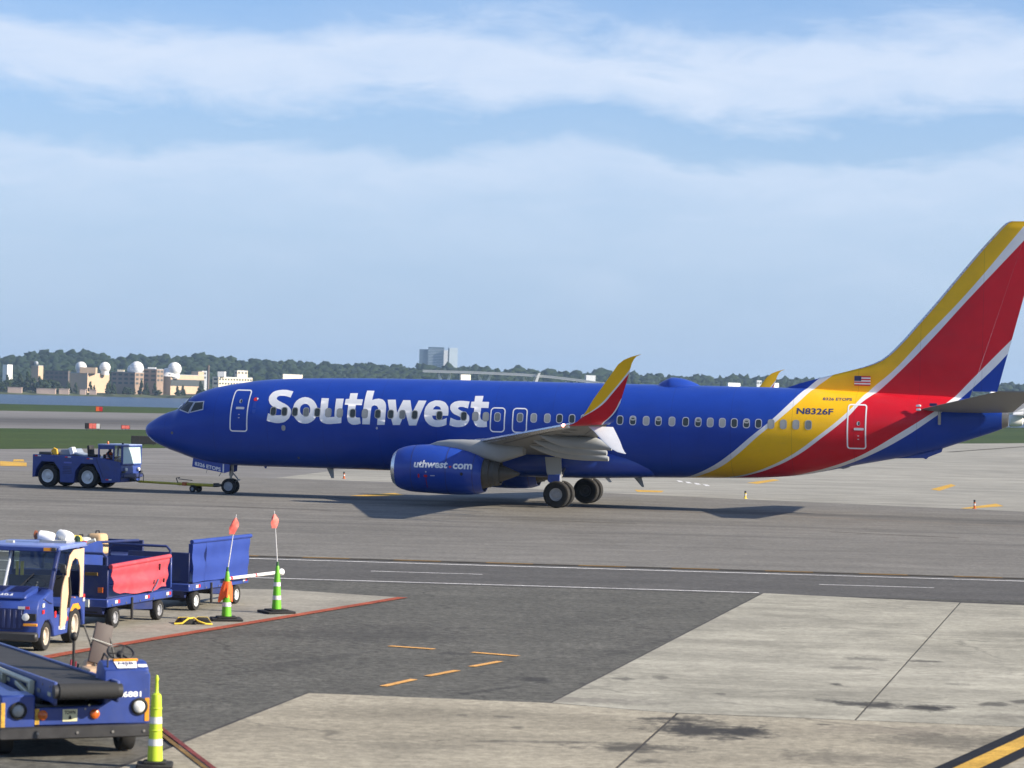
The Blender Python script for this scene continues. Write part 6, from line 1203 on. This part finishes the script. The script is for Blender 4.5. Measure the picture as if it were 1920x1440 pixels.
house('tall narrow brown block with white roof hut between the right domes', -278, -267.2, -263.2, 18.2, 2030, 'brick_tan', rows=3, extra=lambda h, P, z: MB().b2((-7, 2, z + .35), (-1, 5, z + 1.5)).build('roof_hut', 'white_far', h, smooth=0) and None)
def band(h, P, zt):
    d2 = Vector((math.sin(AL), math.cos(AL), 0)); n_ = Vector((math.cos(AL), -math.sin(AL), 0)); b = (257.93 - 237.79)/math.sin(AL)
    MB().add([n_*.2 + Vector((0, 0, 6.2)), d2*b + n_*.2 + Vector((0, 0, 6.2)), d2*b + n_*.2 + Vector((0, 0, 11.0)), n_*.2 + Vector((0, 0, 11.0))], [(0, 1, 2, 3)]).build('window_band', 'dark_far', h, smooth=0)
    q = d2*b*.82; MB().prism([tuple((q + Vector(v)).xy) for v in ((0, 0, 0), tuple(d2*b*.17), tuple(d2*b*.17 - n_*6), tuple(-n_*6))], zt + .36, zt + 3.1, 'Z').build('roof_hut', 'tan_far', h, smooth=0)
house('low tan hall with dark window band below the right dome', -263.6, -257.9, -237.8, 14.5, 2040, 'tan_far', extra=band)
house('slim grey and white tower right of the domes', -244.1, -240, -236.9, 18, 2090, 'grey_far', rows=2)
house('bright cream hall across the river above the airliner nose', -226.5, -221.6, -200.7, 13.6, 2040, 'cream_far', rows=2, extra=lambda h, P, z: MB().b2((-1, 1, z + .36), (4.2, 12, z + 4.2)).build('upper_block', 'white_far', h, smooth=0) and None)
house('small cream block standing behind the bright cream hall', -217.9, -215.8, -209.1, 19.3, 2120, 'cream_far', rows=1)
house('flat cream shed showing above the front of the fuselage', -177.2, -176.3, -163.6, 17, 2080, 'cream_far')
house('flat white shed showing below the distant tower block', -39.6, -38.5, -31.4, 19.6, 2030, 'cream_far')
house('grey box building left of the near winglet', 61.6, 63, 71.6, 23.5, 2300, 'grey_far')
house('long pale hall left of the far winglet', 163.9, 165, 176.3, 18.4, 2060, 'white_far'); house('grey hall right of the far winglet', 186, 186.7, 191.2, 20.6, 2060, 'grey_far', rows=1); house('white hall in front of the fin root', 197, 197.9, 210.2, 19.4, 2100, 'white_far')
house('white block seen past the rudder at right', 268.7, 269.5, 274.9, 15.1, 1520, 'white_far'); house('grey hall beside the white block at the right edge', 274.7, 278.6, 292, 12.8, 1540, 'grey_far', rows=1)
mat('brick_tan', (.27, .195, .145), .85, var=.12, scale=.2)
# office tower: two glazed volumes with a pale stair core; sunlight on the east one painted as paler glass
tw = empty('office_tower', (-115, 4500, 0), 0, 'tall blue-grey glass office block rising above the far trees', 'building')
MB().b2((-26, 10, 0), (0, 45, 83)).build('main_volume', 'glass_far', tw, smooth=0); MB().b2((-41, 12, 0), (-26.05, 40, 79)).build('lower_volume', 'glass_far', tw, smooth=0)
MB().b2((0.05, 5, 0), (6.5, 20, 78)).build('stair_core', 'white_far', tw, smooth=0); MB().prism([(6.55, 20), (9.4, 8), (23, 14), (20, 45), (6.55, 45)], 0, 82.6, 'Z').build('east_volume', 'glass_far_light', tw, smooth=0)
for k in range(16):
    MB().b2((-26.1, 9.75, 40 + 2.6*k), (.02, 9.95, 41.1 + 2.6*k)).build('window', 'glass_far_light', tw, smooth=0)
# radar domes
def dome(x, y, z, r, label, skirt=0.):
    d = empty('radome', (x, y, 0), 0, label, 'radar dome', 'white radar domes')
    mb = MB().sphere((0, 0, z), r, 28, 18); s_ = mb.build('shell', 'white_far', d, smooth=30)
    MB().lathe([(r*.72, z - r*1.35), (r*.72, z - r*.6)], (0, 0, 0), 'Z', 24).build('plinth', 'white_far', d)
    for k in (-.4, 0., .4): MB().lathe([(r*math.sqrt(1 - k*k)*1.004, z + k*r - .08), (r*math.sqrt(1 - k*k)*1.004, z + k*r + .08)], (0, 0, 0), 'Z', 28, cap=False).build('panel_seam', 'grey_far', d)
    if skirt: MB().lathe([(r*1.5, z - r*1.1), (r*1.0, z - r*.5), (r*.7, z + r*.1)], (-r*.75, 1, 0), 'Z', 20).build('antenna_skirt', 'white_far', d)
    return d
dome(-329.3, 2062, 18.7, 4.3, 'leftmost white radar dome on the far bank'); dome(-311.9, 2068, 19.0, 4.2, 'white radar dome right of the leftmost, above tan block')
dome(-282.3, 2030, 18.7, 5.2, 'large white radar dome above the broad brown block', 0); dome(-286.0, 2036, 17.6, 4.2, 'pale dome tucked behind the third radar dome')
dome(-255.8, 2046, 18.9, 5.2, 'rightmost large white radar dome with flared skirt', 1)
for x0, x1, z0, z1, Y, lb in ((-371.4, -361, -1.4, 2.1, 1990, 'grey river wall at the left end of the bank'), (-350.5, -336.5, -.9, 1.7, 1992, 'long pinkish river wall below the brown hall'), (-334.3, -327, -.5, 1.9, 1994, 'short pinkish river wall left of the first dome'), (-319.2, -314.9, -.4, 1.8, 1996, 'tiny pinkish wall below the second dome'), (-312.5, -307.4, -.8, 1.6, 1998, 'pinkish wall below the tan block corner')):
    o = MB().b2((x0, Y, -2.4), (x1, Y + 2.5, z1)).b2((x0 - .2, Y - .2, z1 + .01), (x1 + .2, Y + 2.7, z1 + .3)).build('river_wall', 'pinkish_far', None, smooth=0); tag(o, lb, 'wall')
o = MB().lathe([(1.0, -2), (.8, 20), (.8, 23)], (-238.5, 2120, 0), 'Z', 14).build('chimney', 'brick_far', None); tag(o, 'thin red brick chimney behind the slim grey tower', 'chimney')
# bridge with V-shaped piers
br = empty('bridge', (0, 2240, 0), 0, 'long grey road bridge with V-shaped piers low above the trees', 'bridge')
DK = [(-74, 23.8), (-62, 23.6), (-51, 23.6), (-26.8, 23.4), (8.6, 22.6), (30.8, 21.4), (57.3, 18.9), (92, 15)]
MB().loft([[(x, -8, z - 1.3), (x, 8, z - 1.3), (x, 8, z), (x, -8, z)] for x, z in DK]).build('deck', 'bridge_grey', br, smooth=0)
for s_ in (-8, 8): MB().loft([[(x, s_ - .2, z + .01), (x, s_ + .2, z + .01), (x, s_ + .2, z + .7), (x, s_ - .2, z + .7)] for x, z in DK]).build('parapet', 'bridge_grey', br, smooth=0)
for x in (-56, -23, 14.5, 49):
    z = float(np.interp(x, [a for a, _ in DK], [b for _, b in DK])) - 2
    for s_ in (-1, 1): MB().tube([(x, 0, -2), (x + s_*1.4, 0, 12), (x + s_*5, 0, z)], [2.0, 1.6, .8], 8).build('pier', 'white_far', br)
MB().prism([(17.8, 14), (20.4, 14), (23.4, 24.4), (21.5, 23.7)], -11, -9).build('bascule_tower', 'white_far', br, smooth=0)
mat('bridge_grey', (.42, .44, .45), .8, var=.05, scale=.1)

# ---- trees
def leafmat(name, c0, c1, sc):
    m, t, b = newmat(name); c = N('ShaderNodeTexCoord', t); g_ = N('ShaderNodeNewGeometry', t)
    f = noise(t, c.outputs['Object'], sc, 3, .6); col = mixc(t, ramp(t, f, [(.3, 0.), (.7, 1.)]), c0, c1)
    col = mixc(t, math_(t, 'MULTIPLY', g_.outputs['Random Per Island'], .4), col, tuple(v*.55 for v in c0))
    t.links.new(col, b.inputs['Base Color']); b.inputs['Roughness'].default_value = .9; b.inputs['Specular IOR Level'].default_value = .15; return m
leafmat('leaf_far', (.012, .026, .010), (.026, .042, .016), .03); leafmat('leaf_bank', (.018, .034, .013), (.045, .062, .022), .35); mat('bark', (.10, .08, .06), .9)
def ico():
    bm = bmesh.new(); bmesh.ops.create_icosphere(bm, subdivisions=2, radius=1); v = np.array([x.co[:] for x in bm.verts]); f = [[y.index for y in x.verts] for x in bm.faces]; bm.free(); return v, f
IV, IF = ico()
def clumps(centres, radii, squash=.8, jit=.22, rng=None):
    """many lumpy crowns as one mesh"""
    n = len(IV); V = np.zeros((len(centres)*n, 3)); rng = rng or np.random.default_rng(3)
    for i, (c_, r) in enumerate(zip(centres, radii)):
        k = 1 + rng.normal(0, jit, (n, 1)); V[i*n:(i + 1)*n] = np.array(c_) + IV*k*np.array([r, r, r*squash])
    F = (np.array(IF)[None] + (np.arange(len(centres))*n)[:, None, None]).reshape(-1, 3)
    return V, F
def bulk(name, V, F, m, parent=None):
    me = bpy.data.meshes.new(name); me.vertices.add(len(V)); me.vertices.foreach_set('co', V.astype(np.float32).ravel())
    me.loops.add(F.size); me.loops.foreach_set('vertex_index', F.astype(np.int32).ravel()); me.polygons.add(len(F))
    me.polygons.foreach_set('loop_start', np.arange(0, F.size, 3, dtype=np.int32)); me.polygons.foreach_set('loop_total', np.full(len(F), 3, np.int32)); me.update(calc_edges=True); me.validate()
    return link(name, me, m, parent)
RID = [(-760, 30), (-605, 32), (-569, 35.1), (-551, 37.9), (-510, 44.2), (-469, 42.2), (-421, 41), (-374, 40.3), (-350, 42.7), (-303, 39.7), (-237, 39.4), (-154, 36.7), (-107, 36.6), (-54, 38.4), (0, 35.6), (53, 35), (82, 36.3), (118, 35.4), (171, 32), (260, 32.3), (380, 32.1), (557, 32.8), (760, 31)]
rng = np.random.default_rng(11); cs, rs = [], []
nh = 11500
for i in range(nh):
    X = rng.uniform(-740, 740); v_ = rng.uniform(0, 1)**.75; Yv = 2280 + 740*v_; zr = float(np.interp(X*3000/Yv, [a for a, _ in RID], [b for _, b in RID]))
    g_ = (zr - 7)*(v_**1.25) + 1.0; r = (2.3 + 4.6*rng.uniform(0, 1)**2.2)*(1 if v_ < .9 else rng.uniform(.7, 1.25)); cs.append((X, Yv, g_ + rng.uniform(-1, 2.2))); rs.append(r)
V, F = clumps(cs, rs, .9, .24, rng); o = bulk('forest', V, F, 'leaf_far'); tag(o, 'wooded ridge closing the view beyond the river', 'forest', kind='stuff')
hv = MB(); gx = np.linspace(-900, 900, 40); gy = np.linspace(0, 1, 8); vs = []
for v_ in gy:
    for X in gx: vs.append((X, 2280 + 900*v_, max(-1, (float(np.interp(X, [a for a, _ in RID], [b for _, b in RID])) - 9)*min(1, v_*1.2)**1.25)))
hv.add(vs, [(j*40 + i, j*40 + i + 1, (j + 1)*40 + i + 1, (j + 1)*40 + i) for j in range(7) for i in range(39)]); o = hv.build('hill', 'shore_land', smooth=80); o['kind'] = 'structure'
# single trees on the bank: trunk, limbs, crown of leaf clumps with gaps
def tree_mesh(seed, h, w_, conifer=False):
    rng = np.random.default_rng(seed); cs, rs = [], []
    n_ = 46
    for i in range(n_):
        u = rng.uniform(.16, 1) if not conifer else (i + .5)/n_*.9 + .1; rad = (math.sin(math.pi*min(1, .15 + u*.80))**.7 if not conifer else (1.05 - u))*w_/2
        a = rng.uniform(0, 6.28); q = rad*math.sqrt(rng.uniform(.1, 1)); cs.append((q*math.cos(a), q*math.sin(a), h*u*.93)); rs.append(w_*rng.uniform(.09, .17)*(1.2 - .5*u))
    V, F = clumps(cs, rs, .8, .25, rng)
    # loose leaf sprays round the outline
    L = []; nl = 260
    for i in range(nl):
        c_ = np.array(cs[rng.integers(n_)]); d = rng.normal(0, 1, 3); d /= np.linalg.norm(d); p = c_ + d*w_*rng.uniform(.12, .22); a = rng.normal(0, 1, 3)*w_*.035; b = rng.normal(0, 1, 3)*w_*.035; L.append((p, p + a, p + b))
    VL = np.array(L).reshape(-1, 3); FL = np.arange(len(VL)).reshape(-1, 3) + len(V)
    return np.vstack([V, VL]), np.vstack([F, FL])
PROTO = []
for k, (h, w_, con) in enumerate(((7, 6.5, 0), (8.5, 7.0, 0), (10, 5.2, 1), (6, 8.0, 0))):
    t = empty('tree', (0, 0, 0)); V, F = tree_mesh(40 + k, h, w_, con); bulk('crown', V, F, 'leaf_bank', t)
    mb = MB().tube([(0, 0, -.5), (.05, 0, h*.35), (0, .1, h*.75)], [.28, .2, .06], 7)
    for a in range(4): mb.tube([(0, 0, h*(.25 + .1*a)), (math.cos(a*1.7)*w_*.18, math.sin(a*1.7)*w_*.18, h*(.42 + .1*a)), (math.cos(a*1.7)*w_*.33, math.sin(a*1.7)*w_*.33, h*(.50 + .1*a))], [.10, .07, .03], 5)
    mb.build('trunk', 'bark', t); PROTO.append(t)
used = [0]*4
def put_tree(k, x, y, z, s_, rz, label, group):
    o = PROTO[k] if not used[k] else copy_tree(PROTO[k]); used[k] = 1; o.location = (x, y, z); o.scale = (s_, s_, s_*rng.uniform(.9, 1.1)); o.rotation_euler = (0, 0, rz)
    tag(o, label, 'tree', group); return o
rng = np.random.default_rng(5)
for i in range(34): put_tree(int(rng.integers(0, 4)), rng.uniform(-405, -338), rng.uniform(1998, 2044), -1.0, rng.uniform(.75, 1.5), rng.uniform(0, 6), 'green tree in the thicket at the left of the far bank', 'trees on the left far bank')
for i in range(26): put_tree(int(rng.choice([0, 2, 2, 3])), rng.uniform(-338, -205), rng.uniform(1998, 2010), -1.2, rng.uniform(.5, .95), rng.uniform(0, 6), 'dark tree standing before the buildings across the river', 'trees before the far buildings')
for x, s_ in ((-300, 1.0), (-296, .8), (-276, 1.15), (-272, .95), (-266, 1.0), (-314, 1.0), (-232, 1.2), (-245, .9)): put_tree(2, x, 2012, -1.2, s_, s_*9, 'pointed dark evergreen before the buildings across the river', 'evergreens before the far buildings')
for px, s_ in ((70, 2.1), (82, 2.3), (96, 2.1), (112, 1.8), (120, 2.0), (134, 1.8), (146, 1.5), (160, 1.6), (172, 1.5), (216, 1.5), (232, 1.6)): put_tree(int(rng.integers(0, 2)), px, 2090 + rng.uniform(-20, 20), 1, s_*1.15, s_*7, 'tall tree top showing just above the fuselage line', 'tree tops above the fuselage')
for x, s_ in ((282, .9), (288, 1.1), (296, 1.0), (302, 1.2)): put_tree(int(rng.integers(0, 2)), x, 1600, .5, s_*1.6, s_*5, 'tree beyond the tailplane at the right edge', 'trees at the right edge')
# ---- white jet parked beyond the tail (its wing and engine show past the tailplane)
JT = empty('parked_jet', (112, 600, .01), R(0), 'white jet far behind the tail, wing and engine showing at right edge', 'airplane')
MB().lathe([(1.05, -1.5), (1.28, -1.35), (1.34, -.6), (1.30, .4), (1.10, 1.4), (.8, 1.6)], (0, 0, 1.75), 'X', 28).build('engine', 'white_far', JT)
MB().lathe([(.7, 1.5), (.5, 2.1), (.05, 2.7)], (0, 0, 1.75), 'X', 20).build('nozzle', 'grey_far', JT)
MB().loft([[(-1.5 + .55*u, 0 - 12*0 + u*0, 3.3 + .52*u), (2.6 + .35*u, 0, 3.2 + .52*u), (2.6 + .35*u, .0, 3.5 + .52*u), (-1.5 + .55*u, 0, 3.7 + .52*u)] for u in (0, 1)]) if False else None
MB().loft([[(x0, y, z), (x1, y + .0, z - .12), (x1, y, z + .05), ((x0 + x1)/2, y, z + .32), (x0, y, z + .12)] for x0, x1, y, z in ((-3.2, 1.0, -14, 3.1), (-.6, 3.6, -1, 3.5), (3.4, 9.6, 6, 3.2), (6, 13, 10, 3.0))]).build('wing', 'white_far', JT, smooth=50)
MB().prism([(-.6, 2.9), (1.6, 2.7), (2.4, 3.4), (.2, 3.5)], -.15, .15).build('pylon', 'grey_far', JT)
rings = []
for u in np.linspace(0, 1, 24):
    x = -8 + 34*u; r = 1.95*min(1, (u/.12 + .003))**.5 if u < .12 else (1.95 if u < .68 else 1.95*(1 - (u - .68)/.34)); zc = 4.2 + (0 if u < .68 else (u - .68)*3.4); rings.append([(x, 12 + r*math.cos(q), zc + r*math.sin(q)) for q in np.linspace(0, 6.283, 24, endpoint=False)])
MB().loft(rings).build('fuselage', 'white_far', JT, smooth=60)
MB().prism([(20, 6), (24.5, 12.5), (26.8, 12.5), (25.5, 6)], 11.8, 12.2).build('fin', 'white_far', JT)
for y in (9.5, 14.5): MB().cyl((8, y, .5), (8, y, 2.8), .14).build('gear_leg', 'grey_far', JT); vwheel(JT, (8, y, .55), .55, .4)
MB().cyl((-4, 12, .4), (-4, 12, 2.6), .1).build('gear_leg', 'grey_far', JT); vwheel(JT, (-4, 12, .4), .4, .25)
MB().b2((-.9, -14.0, 3.1), (.8, -13.9, 4.8)).build('winglet', 'white_far', JT)

# ---- the air between here and the ridge
USE_HAZE = True
if USE_HAZE:
    m = bpy.data.materials.new('haze_air'); m.use_nodes = True; t = m.node_tree; t.nodes.clear()
    pv = t.nodes.new('ShaderNodeVolumePrincipled'); pv.inputs['Color'].default_value = (.52, .74, 1.0, 1); pv.inputs['Density'].default_value = .000085; pv.inputs['Anisotropy'].default_value = .25
    ou = t.nodes.new('ShaderNodeOutputMaterial'); t.links.new(pv.outputs[0], ou.inputs['Volume']); MATS['haze_air'] = m
    hz_ = MB().b2((-3200, -300, -4.6), (3400, 6500, 96)).build('haze', 'haze_air', None, smooth=0); tag(hz_, 'thin bluish haze hanging over the airfield and river', 'haze', kind='stuff')
